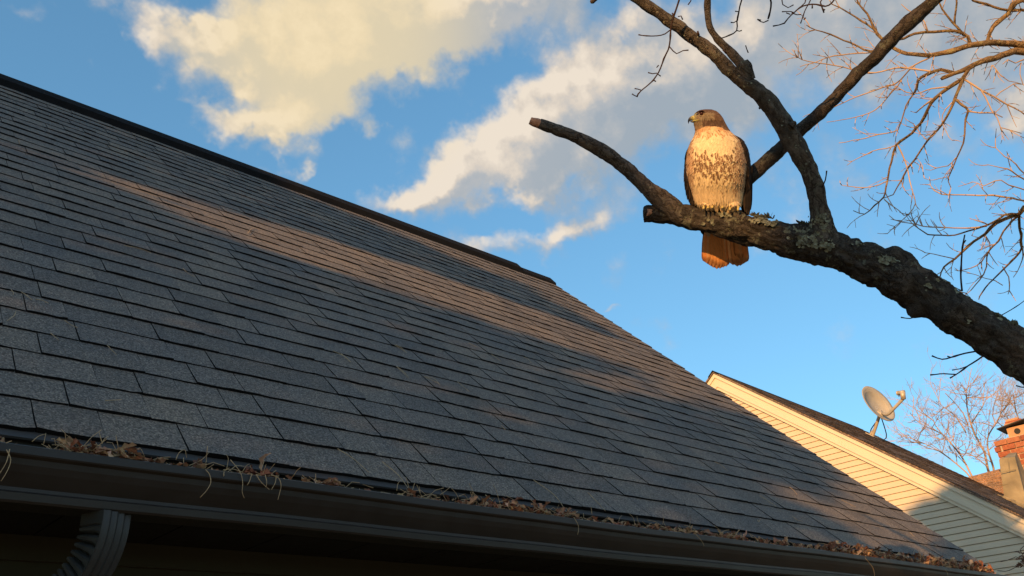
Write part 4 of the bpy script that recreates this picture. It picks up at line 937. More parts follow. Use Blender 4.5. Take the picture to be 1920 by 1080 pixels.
def feather_quad(mb_, p, dr, nrm, L, w, cols, curl=.022, prof=(.55, 1.0, .85, .22)):
    """a small contour feather, three columns of four rows; cols = function(row, column) -> colour"""
    sd = np.cross(dr, nrm); sd /= np.linalg.norm(sd); V = []; C = []
    for i, t in enumerate((0, .38, .76, 1.0)):
        for j in (-1, 0, 1):
            V.append(p + dr * L * (t - (.06 * abs(j) if i == 3 else 0)) + sd * j * w * prof[i] + nrm * (L * curl * t + (.0005 if j == 0 else 0))); C.append(cols(i, j))
    mb_.add(V, [(a, a + 1, a + 4, a + 3) for i in range(3) for a in (i * 3, i * 3 + 1)], 0, C)
def coat(T, y0, y1, dy, step, thmax, Lf, wf, colf, mb_, spread=.15):
    y = y1; k_ = 0
    while y > y0:
        L, R, dc, hd = ringat(T, y); circ = ((R - L) / 2 + hd) / 2; n_ = max(3, int(2 * thmax * circ / step))
        for q in range(n_):
            th = -thmax + 2 * thmax * (q + (.5 if k_ % 2 else 0) + rh.uniform(-.2, .2)) / n_; yy = y + rh.uniform(-.3, .3) * dy
            p = ringpt(T, yy, th, .5); p2 = ringpt(T, yy + Lf * .7, th); pa = ringpt(T, yy, th + .05); dr = p2 - p; dr /= np.linalg.norm(dr)
            nrm = np.cross(dr, pa - p); nrm /= np.linalg.norm(nrm)
            ctr = U((L + R) / 2, yy, dc)
            if nrm @ (p - ctr) < 0: nrm = -nrm
            dr = dr + np.cross(nrm, dr) * rh.gauss(0, spread); dr /= np.linalg.norm(dr)
            cx = p[0] / HS + 330; r = colf(cx, yy, th)
            if r is None: continue
            cf, ls, ws = r; feather_quad(mb_, p, dr, nrm, Lf * HS * ls * rh.uniform(.85, 1.15), wf * HS * ws * rh.uniform(.85, 1.15), cf)
        y -= dy; k_ += 1
def jit(c, a=.1):
    k_ = 1 + rh.gauss(0, a); return tuple(max(0, x * k_) for x in c)
def breast_col(cx, cy, th):
    tip = cy + 24; b = jit(body_base(cx, tip), .07)
    hood = 182 + (cx - 200) * .14
    if cy < hood - 16: return None
    row_ = tip - (cx - 300) * .10; p_ = .80 * math.exp(-((row_ - 402) / 78) ** 2) if 300 < tip < 540 else .04
    flank = cx > 396 or cx < 182
    if tip < 345 and 205 < cx < 375: p_ *= .12
    if flank and 255 < tip < 545: p_ = .85
    if tip > 500 and not flank: p_ *= .5
    if tip < 250: p_ = 0
    mark = rh.random() < p_; big = rh.random() < .6; mk = jit(DRK, .25); scaly = flank and rh.random() < .75
    streak = rh.random() < .5 and cy < 232; sk = jit((.42, .22, .10), .2)
    edge = lerp(b, (1, .9, .72), .22); fl = jit((.33, .175, .09), .2)
    def cf(i, j):
        if mark and scaly: return fl if (i in (1, 2) and j == 0) or i == 0 else (lerp(fl, edge, .75) if i < 3 else edge)
        if mark and j == 0 and i in ((1, 2) if not big else (1, 2, 3)): return mk
        if mark and big and i == 2: return lerp(mk, b, .35)
        if streak and j == 0 and i > 0: return sk
        return edge if i == 3 else b
    return cf, (1.2 if mark else 1) if tip < 470 else 1.25, (1.2 if mark else 1) if tip < 470 else .62
fb_ = MB(); coat(BODY, 176, 622, 11.5, 12, 1.75, 33, 9.5, breast_col, fb_)
tag(hobj('breast_feathers', fb_.V, fb_.F, M_fea, cols=fb_.C), kind='stuff')
def belly_col(cx, cy, th):
    if cy < 585: return None
    b = jit((.68, .50, .32), .07); return (lambda i, j: b if i else tuple(x * .8 for x in b)), .95, .5
def leg_coat(cx, y0, y1, hw, hd, dc):
    T = np.array([(y0, cx - hw * .8, cx + hw * .8, dc, hd * .9), (y0 + (y1 - y0) * .5, cx - hw * .95, cx + hw * .95, dc, hd), (y1 + 4, cx - hw * .45, cx + hw * .45, dc, hd * .5), (y1 + 40, cx - hw * .3, cx + hw * .3, dc, hd * .3)], float)
    def cf(x_, y_, th):
        b = jit((.74, .58, .37), .06); sp_ = rh.random() < .03
        return (lambda i, j: (.3, .14, .07) if sp_ and j == 0 and i == 2 else b), 1.1, .6
    coat(T, y0, y1 - 14, 9, 8, 1.7, 26, 6.5, cf, lg, .3)
lg = MB(); leg_coat(262, 580, 634, 58, 56, -14); leg_coat(386, 580, 646, 60, 56, -14)
tag(hobj('leg_feathers', lg.V, lg.F, M_fea, cols=lg.C), kind='stuff')
def head_f(cx, cy, th):
    hood = 186 + (cx - 200) * .16
    if cy > hood: return None
    if cx < 184 and 96 < cy < 152: return None
    if math.hypot(cx - 218, cy - 108) < 17 or (cx < 226 and 88 < cy < 112 and math.hypot(cx - 218, cy - 108) < 26): return None
    b = jit(head_col(cx, cy + 8), .16); lt = rh.random() < (.32 if cx > 270 or cy > 150 else .12); e = lerp(b, (.30, .21, .14), .55 if lt else .1)
    if cy > hood - 16: b = lerp(b, (.36, .20, .11), .35)
    return (lambda i, j: e if j else b), (.62 if cy < 120 else .9), .8
hd_ = MB(); coat(HEAD, 82, 208, 6.5, 7, 2.6, 17, 4.6, head_f, hd_, .12)
tag(hobj('head_feathers', hd_.V, hd_.F, M_fea, cols=hd_.C), kind='stuff')

# wings: folded, dark, showing at both sides
def wing(T, side, tipc):
    V, Fc = loft(T, 46, 26); col_ = [(.016, .012, .011)] * len(V); w0 = hobj('wing', V, Fc, M_fea, cols=col_, smooth=True); W[w0] = HM
    cov = MB()
    def cf(cx, cy, th):
        b = jit((.020, .015, .013), .35); e = jit((.085, .058, .042), .3) if rh.random() < .3 else jit((.030, .022, .018), .3)
        return (lambda i, j: e if (i == 3 or j == side) else b), (1 if cy < 380 else 1.5), 1
    coat(T, T[0, 0] + 4, T[-1, 0] - 50, 19, 14, 2.2, 42, 10, cf, cov, .06)
    o = hobj('covert_feathers', cov.V, cov.F, M_fea, cols=cov.C); o.parent = w0; o.matrix_parent_inverse = Matrix.Identity(4); tag(o, kind='stuff')
    for k_, (x0_, y0_, x1_, y1_, w_, dd) in enumerate(tipc):                    # flight feathers, one by one
        mb_ = MB(); a, b_ = U(x0_, y0_, dd), U(x1_, y1_, dd + 14); dr = b_ - a; L_f = np.linalg.norm(dr); dr /= L_f
        nrm = np.array([0.25 * side, -1, 0]); nrm /= np.linalg.norm(nrm); sd = np.cross(dr, nrm); sd /= np.linalg.norm(sd); V = []; C = []
        for i in range(9):
            t = i / 8; ww = w_ * HS * (1 - max(0, t - .75) ** 2 * 12)
            for j in (-1, 0, 1):
                V.append(a + dr * L_f * t + sd * j * max(.0006, ww) + nrm * (.0012 if j == 0 else 0)); c_ = (.016, .013, .012) if i % 2 else (.024, .019, .017); C.append((.070, .050, .038) if j == side and i > 1 else c_)
        mb_.add(V, [(q, q + 1, q + 4, q + 3) for i in range(8) for q in (i * 3, i * 3 + 1)], 0, C)
        o = hobj('flight_feather', mb_.V, mb_.F, M_fea, cols=mb_.C, smooth=True); o.parent = w0; o.matrix_parent_inverse = Matrix.Identity(4)
WR = np.array([(224, 360, 402, 30, 20), (240, 380, 432, 32, 36), (265, 400, 456, 36, 56), (310, 415, 477, 42, 72), (370, 425, 489, 46, 82), (430, 430, 496, 50, 84), (490, 430, 500, 54, 80), (545, 425, 502, 60, 70), (600, 440, 499, 66, 55), (640, 452, 492, 72, 36), (668, 465, 484, 78, 14)], float)
wing(WR, 1, [(484, 420, 488, 668, 11, -8), (474, 440, 478, 662, 11, -14), (464, 470, 468, 652, 11, -18), (494, 400, 497, 640, 9, 10)])
WL = np.array([(285, 150, 190, 20, 22), (310, 137, 200, 26, 46), (350, 131, 205, 46, 68), (400, 127, 208, 52, 76), (450, 127, 210, 56, 78), (500, 132, 212, 58, 74), (550, 142, 215, 60, 66), (600, 162, 222, 64, 50), (660, 186, 230, 76, 36), (720, 212, 238, 92, 22), (772, 232, 242, 108, 6)], float)
wing(WL, -1, [(150, 420, 176, 616, 9, 0), (143, 430, 166, 604, 8, 12), (158, 440, 190, 622, 9, -10)])

# tail: twelve feathers
def tail_feather(x0_, x1_, y1_, w_, order, outer):
    yroot = 640; rows_, colsn = 22, 7; V = []; C = []
    for i in range(rows_):
        t = i / (rows_ - 1); y = yroot + (y1_ - yroot) * t; x = x0_ + (x1_ - x0_) * t
        ww = w_ * (.55 + .45 * min(1, t * 1.6)); tt = (t - .86) / .14
        if tt > 0: ww *= math.sqrt(max(0, 1 - tt * tt)) * .97 + .03
        for j in range(colsn):
            u = (j - 3) / 3; d = 92 + 62 * t + order * 1.7 + abs(u) ** 2 * 6 - (3 if abs(j - 3) == 1 else 0) + rh.uniform(-.15, .15)
            V.append(U(x + u * ww, y + (1 - abs(u)) * 1.5, d))
            c = (.86, .33, .10) if (u * outer) > 0 else (.92, .44, .16)
            if abs(j - 3) == 3: c = (.30, .10, .035)
            if j == 3: c = (.88, .52, .26)
            if .90 < t < .955: c = lerp(c, (.20, .075, .035), .55)
            if t > .965: c = (.60, .32, .17)
            if t < .45: c = lerp(c, (.66, .42, .24), (.45 - t) * 1.6)
            C.append(jit(c, .05))
    Fc = [(i * colsn + j, i * colsn + j + 1, (i + 1) * colsn + j + 1, (i + 1) * colsn + j) for i in range(rows_ - 1) for j in range(colsn - 1)]
    hobj('tail_feather', V, Fc, M_tailf, cols=C, smooth=True)
for a in [(268, 263, 952, 33, 0, -1), (276, 283, 966, 32, 3, -1), (288, 301, 978, 31, 6, -1), (298, 320, 986, 29, 9, -1), (308, 338, 984, 27, 12, -1), (322, 355, 978, 26, 15, -1),
          (345, 372, 972, 25, 16, 1), (372, 412, 962, 29, 13, 1), (392, 436, 969, 31, 10, 1), (408, 452, 964, 33, 7, 1), (424, 472, 950, 35, 4, 1), (430, 455, 926, 38, 1, 1)]:
    tail_feather(*a)
cv = MB()
for k_ in range(90):
    cx, cy = rh.uniform(238, 400), rh.uniform(640, 765); b = jit((.66, .50, .33), .08)
    dr = U(cx + (cx - 320) * .06, cy + 40, 95) - U(cx, cy, 88); dr /= np.linalg.norm(dr); feather_quad(cv, U(cx, cy, 88 + (cy - 640) * .12), dr, np.array([0, -1.0, 0]), 34 * HS, 9 * HS, lambda i, j, b=b: b, .05)
tag(hobj('tail_coverts', cv.V, cv.F, M_fea, cols=cv.C), kind='stuff')

# beak, eye, brow, feet
def hloft(rows_, m=16):
    """rows: cx, cy, depth, half height, half thickness, direction angle (deg) of the spine"""
    V = []
    for (cx, cy, d, hh, ht, an) in rows_:
        s_, c_ = math.sin(R_(an)), math.cos(R_(an))
        for j in range(m):
            a = 2 * math.pi * j / m; q = hh * math.cos(a); V.append(U(cx + q * s_, cy - q * c_, d + ht * math.sin(a)))
    n = len(rows_); Fc = [(i * m + j, i * m + (j + 1) % m, (i + 1) * m + (j + 1) % m, (i + 1) * m + j) for i in range(n - 1) for j in range(m)] + [tuple(range(m))[::-1], tuple((n - 1) * m + j for j in range(m))]
    return V, Fc
BK = [(192, 132, -6, 19, 22, 0), (180, 129, -6, 17, 18, -4), (170, 129, -6, 15, 14, -10), (161, 131, -6, 12.5, 11, -22), (154, 135, -6, 9.5, 8, -38), (149.5, 141, -6, 6.5, 5.5, -58), (147.5, 148, -6, 4, 3.6, -78), (147.5, 155, -6, 1.8, 1.6, -92), (148.5, 160, -6, .4, .4, -95)]
V, Fc = hloft(BK); yel, gry, blk = (.40, .36, .09), (.16, .17, .15), (.012, .012, .014)
cb_ = [yel, (.44, .40, .11), (.36, .34, .12), (.14, .14, .11), (.05, .05, .052), blk, blk, blk, blk]; hobj('beak', V, Fc, M_beak, cols=[c for c in cb_ for _ in range(16)], smooth=True)
V, Fc = hloft([(200, 149, -6, 6, 20, 0), (184, 149, -6, 6, 16, 0), (170, 149, -6, 5, 11, 0), (160, 147.5, -6, 3.2, 7, 0), (156, 146, -6, 1, 3, 0)]); hobj('lower_beak', V, Fc, M_beak, cols=[c for c in [(.36, .33, .10), (.33, .31, .1), (.10, .10, .08), (.03, .03, .03), blk] for _ in range(16)], smooth=True)
gp = [U(206, 142.5, -45), U(195, 143.5, -37), U(183, 144, -27), (U(172, 143, -20))]; V, Fc = tube_geo(gp, [.0008, .0015, .0016, .0011], 6); hobj('gape', V, Fc, M_beak, cols=[(.50, .46, .14)] * len(V))
V, Fc = tube_geo([U(171, 127, -20.5), U(171, 127, -17)], [.0013, .0013], 8); hobj('nostril', V, Fc, M_beak, cols=[(.02, .02, .02)] * len(V))
def ball(c, r, nm, mat, sq=(1, 1, 1), cols=None, m=20, n=12):
    V = [c + np.array([r * math.sin(math.pi * i / n) * math.cos(2 * math.pi * j / m) * sq[0], r * math.sin(math.pi * i / n) * math.sin(2 * math.pi * j / m) * sq[1], r * math.cos(math.pi * i / n) * sq[2]]) for i in range(n + 1) for j in range(m)]
    Fc = [(i * m + j, (i + 1) * m + j, (i + 1) * m + (j + 1) % m, i * m + (j + 1) % m) for i in range(n) for j in range(m)]
    return hobj(nm, V, Fc, mat, smooth=True, cols=[cols] * len(V) if cols else None)
ec_ = U(219, 109, -42); ball(ec_, 11.5 * HS, 'eye', M_eye)
V = []; m_, k2 = 28, 8
for i in range(m_):
    a = 2 * math.pi * i / m_
    for j in range(k2):
        b_ = 2 * math.pi * j / k2; R0 = 13 + 2.4 * math.cos(b_); V.append(ec_ + np.array([R0 * HS * math.cos(a), (-4 + 2.6 * math.sin(b_)) * HS, R0 * HS * math.sin(a)]))
hobj('eye_ring', V, [(i * k2 + j, i * k2 + (j + 1) % k2, ((i + 1) % m_) * k2 + (j + 1) % k2, ((i + 1) % m_) * k2 + j) for i in range(m_) for j in range(k2)], M_beak, cols=[(.34, .27, .19) if math.sin(2 * math.pi * i / m_) < .2 else (.06, .035, .025) for i in range(m_) for j in range(k2)], smooth=True)
V, Fc = hloft([(184, 106, -36, 1.5, 3, 8), (194, 101, -44, 3, 6, 8), (208, 96, -48, 3.4, 8, 4), (222, 94, -50, 3, 7, -6), (236, 98, -48, 1, 3, -14)]); hobj('brow', V, Fc, M_fea, cols=[(.04, .02, .014)] * len(V), smooth=True)
def toe(pts, r0, r1):
    P2 = [[*U(*q), r0 + (r1 - r0) * i / (len(pts) - 1)] for i, q in enumerate(pts)]; sp = spline(P2, .0025); rr2 = [r_ * HS * (1 + .16 * math.sin(i * 1.9)) for i, r_ in enumerate(sp[:, 3])]
    V, Fc = tube_geo(sp[:, :3], rr2, 10); t_ = hobj('toe', V, Fc, M_foot, cols=[(.50, .41, .15)] * len(V), smooth=True)
    e = np.array(pts[-1]); cl = [[*U(*(e + (0, 0, 2))), r1 * .62], [*U(*(e + (-1, 9, -6))), r1 * .45], [*U(*(e + (-1, 19, -2))), r1 * .12]]; sp = spline(cl, .002); V, Fc = tube_geo(sp[:, :3], sp[:, 3] * HS, 8)
    o = hobj('talon', V, Fc, M_beak, cols=[(.02, .018, .017)] * len(V), smooth=True); o.parent = t_; o.matrix_parent_inverse = Matrix.Identity(4)
for fx, kids in ((266, ((244, 2), (268, -1), (291, -3))), (388, ((345, -2), (386, 8), (430, 10)))):
    for (tx, dy_) in kids: toe([((fx * .5 + tx * .5), 616 + dy_, -8), (tx, 612 + dy_, -34), (tx - 2, 618 + dy_, -58), (tx - 3, 634 + dy_, -78)], 7.5, 6.2)
    V, Fc = tube_geo([U(fx, 590, -14), U(fx, 620, -12)], [9 * HS, 8 * HS], 10); hobj('shank', V, Fc, M_foot, cols=[(.50, .41, .15)] * len(V))

# ------------------------------------------------------------------ dry leaves and needles in the gutter and on the roof
def lipX(px): # X of the gutter lip seen at column px
    p = on_plane(px, 828 + .1325 * px, np.array([0, GY, GZ]), np.array([0, 1.0, 0])); return p[0]
ld_ = random.Random(8)
LC = [(.20, .095, .055), (.27, .14, .08), (.34, .20, .12), (.15, .07, .045), (.42, .28, .17), (.24, .10, .06)]
def leaf_geo(c, size, rr_, flat=.5, colr=None):
    """a curled, lobed dry leaf: 7 x 3 points"""
    dr = np.array([rr_.gauss(0, 1), rr_.gauss(0, 1) * .8, rr_.gauss(0, flat)]); dr /= np.linalg.norm(dr); nz_ = np.array([rr_.gauss(0, .5), rr_.gauss(0, .5) - .3, 1]); sd = np.cross(dr, nz_); sd /= np.linalg.norm(sd); nr_ = np.cross(sd, dr)
    cu = rr_.uniform(-2.4, 2.4); cv_ = rr_.uniform(.4, 2.2); lobes = [.12, .55, .35, .8, .45, .6, .05]; V = []; C = []; pos = c.copy(); colr = colr or rr_.choice(LC); k_ = rr_.uniform(.7, 1.25); colr = tuple(q * k_ for q in colr)
    for i in range(7):
        t = i / 6; ang = cu * (t - .5); d2 = dr * math.cos(ang) + nr_ * math.sin(ang); n2 = nr_ * math.cos(ang) - dr * math.sin(ang)
        ww = lobes[i] * size * .42 * rr_.uniform(.8, 1.2)
        for j in (-1, 0, 1): V.append(pos + sd * j * ww * math.cos(cv_ * .5) + n2 * abs(j) * ww * math.sin(cv_ * .5)); C.append(tuple(q * (1.6 if j == 0 else rr_.uniform(.9, 1.3)) for q in colr))
        pos = pos + d2 * size / 6
    return V, [(a, a + 1, a + 4, a + 3) for i in range(6) for a in (i * 3, i * 3 + 1)], C
def inside(V):
    out = []
    for v in V:
        y, z = v[1], v[2]
        if y < GY + .05: z = max(z, GZ - .016)
        out.append(np.array([v[0], max(y, GY + .006) if z < GZ + .004 else max(y, GY - .004), z]))
    return out
zones = [(-20, 14, .035, 14), (100, 200, .028, 55), (150, 260, .045, 60), (260, 480, .016, 70), (480, 530, .035, 26), (530, 640, .02, 34), (640, 760, .012, 20), (760, 860, .022, 40), (860, 940, .03, 40), (940, 1080, .04, 95), (1080, 1180, .02, 50),
         (1180, 1240, .022, 30), (1240, 1330, .034, 65), (1330, 1420, .028, 60), (1380, 1420, .05, 30), (1430, 1540, .03, 90), (1560, 1640, .055, 110), (1620, 1760, .05, 190), (1740, 1870, .06, 250)]
lm = MB()
for (a, b, hgt, cnt) in zones:
    xa, xb = lipX(a), lipX(b)
    for _ in range(cnt):
        c = np.array([ld_.uniform(xa, xb), GY + .012 + abs(ld_.gauss(0, .03)), GZ - .012 + ld_.uniform(0, 1) ** 1.3 * hgt]); c[1] = min(c[1], 2.18)
        V, Fc, C = leaf_geo(c, ld_.uniform(.018, .05) * (1 if a < 1500 else 1.25), ld_); lm.add(inside(V), Fc, 0, C)
tag(lm.build('leaf_litter', M_leafd, None), 'matted brown leaf litter lying along the black gutter', 'leaf litter', kind='stuff')
# leaves that stand out one by one
HERO = [(492, 872, .060, 'pointed tan leaf standing up in the gutter above the hanging straws', (.44, .29, .19)), (635, 900, .050, 'curled brown leaf with pale round tip alone on the gutter lip', (.27, .13, .08)), (548, 890, .045, 'dark red brown leaf lying low in the gutter near the tan pointed leaf', (.20, .09, .06)),
        (180, 838, .065, 'large flat brown leaf on the biggest heap at the left end of the gutter', (.30, .16, .09)), (1387, 1000, .060, 'upright pinkish brown leaf on the gutter past the middle', (.40, .24, .17)), (1410, 1008, .050, 'second upright leaf just right of the pinkish brown one', (.34, .18, .12)),
        (1045, 957, .05, 'folded brown leaf at the foot of the longest needle', (.30, .16, .10)), (955, 940, .05, 'pale curled leaf in the heap under the roof centre', (.42, .27, .18)), (1585, 1036, .06, 'broad leaf starting the long dark heap near the right gutter end', (.33, .19, .13)), (1848, 1069, .055, 'yellowish torn leaf at the shingle corner', (.45, .36, .2))]
for px, py, size, lab, cc in HERO:
    p = on_plane(px, py + 8, np.array([0, GY + .018, 0]), np.array([0, 1.0, 0])); 
    V, Fc, C = leaf_geo(np.zeros(3), size, random.Random(int(px)), .9, cc); org = p + np.array([0, 0, -.004]); V = [v - org for v in inside([v + org for v in V])]; o = bpy.data.objects.new('leaf', mesh('leaf', V, Fc, M_leafd, cols=C)); link(o); o.location = org; tag(o, lab, 'leaf')
ORD = 'first second third fourth fifth sixth seventh eighth ninth tenth eleventh twelfth thirteenth fourteenth fifteenth sixteenth seventeenth eighteenth nineteenth twentieth'.split()
def ordinal(k_):
    if k_ < 20: return ORD[k_]
    tens = {2: 'twenty', 3: 'thirty', 4: 'forty'}[(k_ + 1) // 10]; u_ = (k_ + 1) % 10
    return tens + '-' + ORD[u_ - 1] if u_ else {2: 'twentieth', 3: 'thirtieth', 4: 'fortieth'}[(k_ + 1) // 10]
def size_word(L):
    l_ = sum(math.hypot(L[i + 1][0] - L[i][0], L[i + 1][1] - L[i][1]) for i in range(len(L) - 1)); return 'long' if l_ > 60 else ('short' if l_ < 25 else 'middling')
def needle(pts, r, parent=None):
    c = pts[0]; sp = spline([[*p, 1] for p in pts], .006); rr2 = np.linspace(r, r * .6, len(sp)); V, Fc = tube_geo(sp[:, :3] - c, rr2, 5); o = bpy.data.objects.new('pine_needle', mesh('pine_needle', V, Fc, M_needle, smooth=True)); link(o); o.location = c; return o
# straws hanging over the lip
HANG = [[(12, 843), (20, 862), (14, 882), (2, 902)], [(18, 842), (12, 866), (-2, 890)], [(385, 880), (393, 890), (395, 905), (387, 920), (375, 933)], [(432, 862), (450, 885), (455, 905), (454, 922), (458, 934)], [(508, 890), (522, 896), (527, 910), (524, 925), (521, 937)],
        [(480, 889), (488, 902), (498, 912), (505, 918)], [(518, 892), (516, 905), (509, 918)], [(472, 888), (468, 902), (463, 910)], [(497, 890), (500, 903), (499, 914)], [(1076, 970), (1083, 982), (1085, 992), (1083, 1003)], [(1303, 1000), (1312, 1010), (1318, 1018), (1320, 1024)],
        [(1622, 1046), (1632, 1058), (1638, 1068), (1640, 1082)], [(1772, 1068), (1776, 1074), (1778, 1082)], [(420, 885), (419, 893), (421, 890)]]
HANG.sort(key=lambda L: L[0][0])
for i, L in enumerate(HANG):
    o = needle([on_plane(x, y, np.array([0, GY - .007 - (.003 if y > 880 + .13 * x - 20 else 0), 0]), np.array([0, 1.0, 0])) for x, y in L], .0012); tag(o, size_word(L) + ' tan straw hanging over the gutter lip, ' + ordinal(i) + ' from the left', 'pine needle', 'pine straws hanging from the gutter')
# straws standing up behind the lip
up_l = 'thin dry straw sticking up from the litter behind the gutter lip'
UPN = [[(82, 832), (86, 812)], [(60, 828), (72, 818), (84, 814)], [(152, 838), (138, 826), (124, 815)], [(192, 832), (188, 818), (186, 810)], [(190, 832), (197, 822), (204, 818)], [(330, 862), (335, 850), (346, 843), (350, 858)], [(355, 873), (378, 862), (393, 847)], [(250, 850), (262, 840), (272, 858)],
       [(455, 884), (462, 873), (468, 870)], [(592, 902), (592, 888)], [(744, 920), (746, 907), (752, 900)], [(768, 922), (765, 908), (761, 895)], [(772, 924), (776, 910), (778, 905)], [(788, 925), (786, 912)], [(825, 928), (836, 920), (845, 912)], [(860, 935), (855, 925), (846, 915)], [(886, 936), (882, 922)],
       [(900, 938), (892, 928), (884, 922)], [(425, 880), (428, 860), (424, 852)], [(1110, 964), (1108, 950)], [(1190, 985), (1188, 972), (1180, 963)], [(1198, 984), (1194, 968)], [(1250, 992), (1243, 976)], [(1420, 1014), (1424, 1005)], [(1480, 1022), (1474, 1010)], [(1712, 1040), (1716, 1028)], [(950, 930), (965, 938)], [(700, 915), (680, 908)]]
UPN.sort(key=lambda L: L[0][0])
for i, L in enumerate(UPN):
    o = needle([on_plane(x, y, np.array([0, GY + .02, 0]), np.array([0, 1.0, 0])) for x, y in L], .0011); tag(o, size_word(L) + ' straw standing up behind the gutter lip, ' + ordinal(i) + ' from the left', 'pine needle', 'straws sticking up behind the gutter lip')
ss = MB()
for (a, b, hgt, cnt) in zones:
    xa, xb = lipX(a), lipX(b)
    for _ in range(int(cnt * .55)):
        p = np.array([ld_.uniform(xa, xb), GY + .01 + abs(ld_.gauss(0, .02)), GZ + .0 + ld_.uniform(0, hgt * .7)]); d_ = np.array([ld_.gauss(0, 1), ld_.gauss(0, .35), ld_.gauss(0, .28)]); d_ /= np.linalg.norm(d_); l_ = ld_.uniform(.02, .07); b_ = np.array([0, 0, ld_.uniform(-.012, .012)])
        V, Fc = tube_geo([p, p + d_ * l_ * .5 + b_, p + d_ * l_], .00085, 4); ss.add(inside(V), Fc)
tag(ss.build('pine_straw', M_needle), 'tangle of fine tan straws woven through the gutter leaves', 'pine straw', kind='stuff')
# needles on the shingles
def c8(a, s_, ox, oy): return [(ox + x / s_, oy + y / s_) for x, y in a]
RN = [c8(L, 2.843, 0, 480) for L in ([(60, 180), (72, 195), (70, 207)], [(112, 190), (140, 208), (172, 234)], [(190, 230), (225, 236), (260, 252)], [(85, 293), (75, 318), (38, 345)], [(345, 342), (380, 368), (415, 382)], [(270, 410), (290, 428), (313, 447)], [(572, 475), (600, 505), (622, 526)], [(562, 770), (605, 768), (648, 765)], [(975, 65), (1000, 90), (1040, 112)])]
RN += [c8(L, 3.177, 600, 640) for L in ([(78, 57), (140, 85), (185, 125)], [(110, 70), (160, 100), (175, 118)], [(455, 150), (490, 180), (520, 215)], [(620, 210), (680, 222), (715, 262)], [(452, 20), (485, 38), (512, 65)], [(1080, 500), (1105, 528)], [(105, 640), (200, 700), (290, 780)], [(372, 718), (470, 800), (545, 905)],
                                        [(1272, 825), (1400, 920), (1475, 1028)], [(1595, 900), (1650, 955), (1700, 1010)], [(1215, 95), (1240, 105), (1260, 130)], [(885, 10), (935, 35)], [(1020, 75), (1080, 120)], [(820, 240), (890, 300)], [(985, 915), (1030, 950)])]
RN += [c8(L, 3.0, 640, 360) for L in ([(300, 860), (370, 905)], [(310, 980), (350, 1010), (380, 1045)], [(0, 910), (50, 955)], [(470, 1040), (550, 1078)])]
RN += [c8(L, 3.692, 1400, 880) for L in ([(295, 122), (320, 140), (352, 177)], [(318, 325), (350, 350), (390, 360)], [(655, 210), (755, 262)], [(1130, 435), (1160, 465)], [(75, 350), (85, 362), (95, 340)], [(90, 180), (205, 255)])]
RN += [[(465, 437), (470, 430), (476, 426)], [(35, 262), (37, 270)], [(1340, 866), (1352, 872), (1364, 882)], [(232, 460), (262, 466), (284, 474)]]
RN.sort(key=lambda L: L[0][0])
for i, L in enumerate(RN):
    pts = [on_plane(x, y, E0 + NL * .0155, NL) for x, y in L]
    if len(pts) == 2: pts = [pts[0], (pts[0] + pts[1]) / 2 + SL * .003, pts[1]]
    o = needle(pts, .0015); tag(o, size_word(L) + ' tan pine needle lying on the dark shingles, ' + ordinal(i) + ' from the left', 'pine needle', 'pine needles scattered over the shingles')

# dried leaf cluster at the right edge, hanging on thin twigs before the cream siding
cl = root('dried_leaf_cluster', tuple(at(1918, 1050, 3.4)), 'dry brown leaf cluster on thin twigs against the cream siding at the bottom right', 'dried leaves')
cm = MB(); rc = random.Random(2)
for _ in range(26): cm.add(*[q for q in leaf_geo(at(1918 + rc.gauss(0, 4), 1052 + rc.gauss(0, 7), 3.4 + rc.gauss(0, .015)), .022, rc, .6)][:2], 0, [(.22, .14, .10)] * 21)
cm.build('leaves', M_leafd, cl)
for L in ([(1916, 1048), (1905, 1044), (1890, 1050), (1876, 1053)], [(1915, 1058), (1900, 1066), (1885, 1071), (1870, 1070)], [(1918, 1040), (1912, 1030), (1925, 1020)]):
    twig(L, .7, .5, 3.4, M_twig, 'stem', cl)

# ------------------------------------------------------------------ unseen trees added behind the viewer: foliage shaped to shade roof, limb and gable
prof_u = [-4, .2, .55, .62, .86, .90, 1.2, 1.3, 2.05, 2.3, 2.42, 2.5, 2.62, 2.68, 3.13, 3.5, 3.7, 4.0, 4.1, 4.14, 4.5, 5.0, 7]
prof_v = [3.25, 3.3, 3.34, 3.05, 3.05, 3.42, 3.5, 4.5, 4.85, 4.80, 4.25, 4.2, 4.25, 4.96, 4.7, 4.42, 4.55, 4.6, 4.62, 6.2, 6.4, 6.45, 7.2]
SLAB = [(2.9, 5.78), (3.43, 5.70), (3.9, 5.42), (4.14, 4.85), (4.14, 6.5), (4.0, 6.35), (3.6, 6.0), (3.2, 5.75)]
# the outlines were measured for one sun direction on the roof (u >= 1.3) and at the hawk; carry them over to the sun in use
_a = R_(12); S12 = np.array([math.cos(_a) ** 2, math.sin(_a) * math.cos(_a), -math.sin(_a)]); U12 = np.array([-math.sin(_a), math.cos(_a), 0]); V12 = np.cross(U12, S12); V12 = V12 if V12[2] > 0 else -V12
def carry(u, v, o_, e1, e2):
    M2 = np.array([[e1 @ SU, e2 @ SU], [e1 @ SV, e2 @ SV]]); ab = np.linalg.solve(M2, [u - o_ @ SU, v - o_ @ SV]); p = o_ + e1 * ab[0] + e2 * ab[1]
    return p @ U12, p @ V12
def inpoly(x, y, P_):
    c = False; n = len(P_)
    for i in range(n):
        x1, y1 = P_[i]; x2, y2 = P_[(i + 1) % n]
        if (y1 > y) != (y2 > y) and x < (x2 - x1) * (y - y1) / (y2 - y1) + x1: c = not c
    return c
GP = []
for (x, y) in [(1752, 926), (1788, 905), (1832, 915), (1875, 950), (1905, 985), (1930, 1010), (1930, 1085), (1765, 1085), (1746, 1025), (1730, 988), (1692, 958)]:
    p = on_plane(x, y, AP, nX); GP.append((p @ SU, p @ SV))
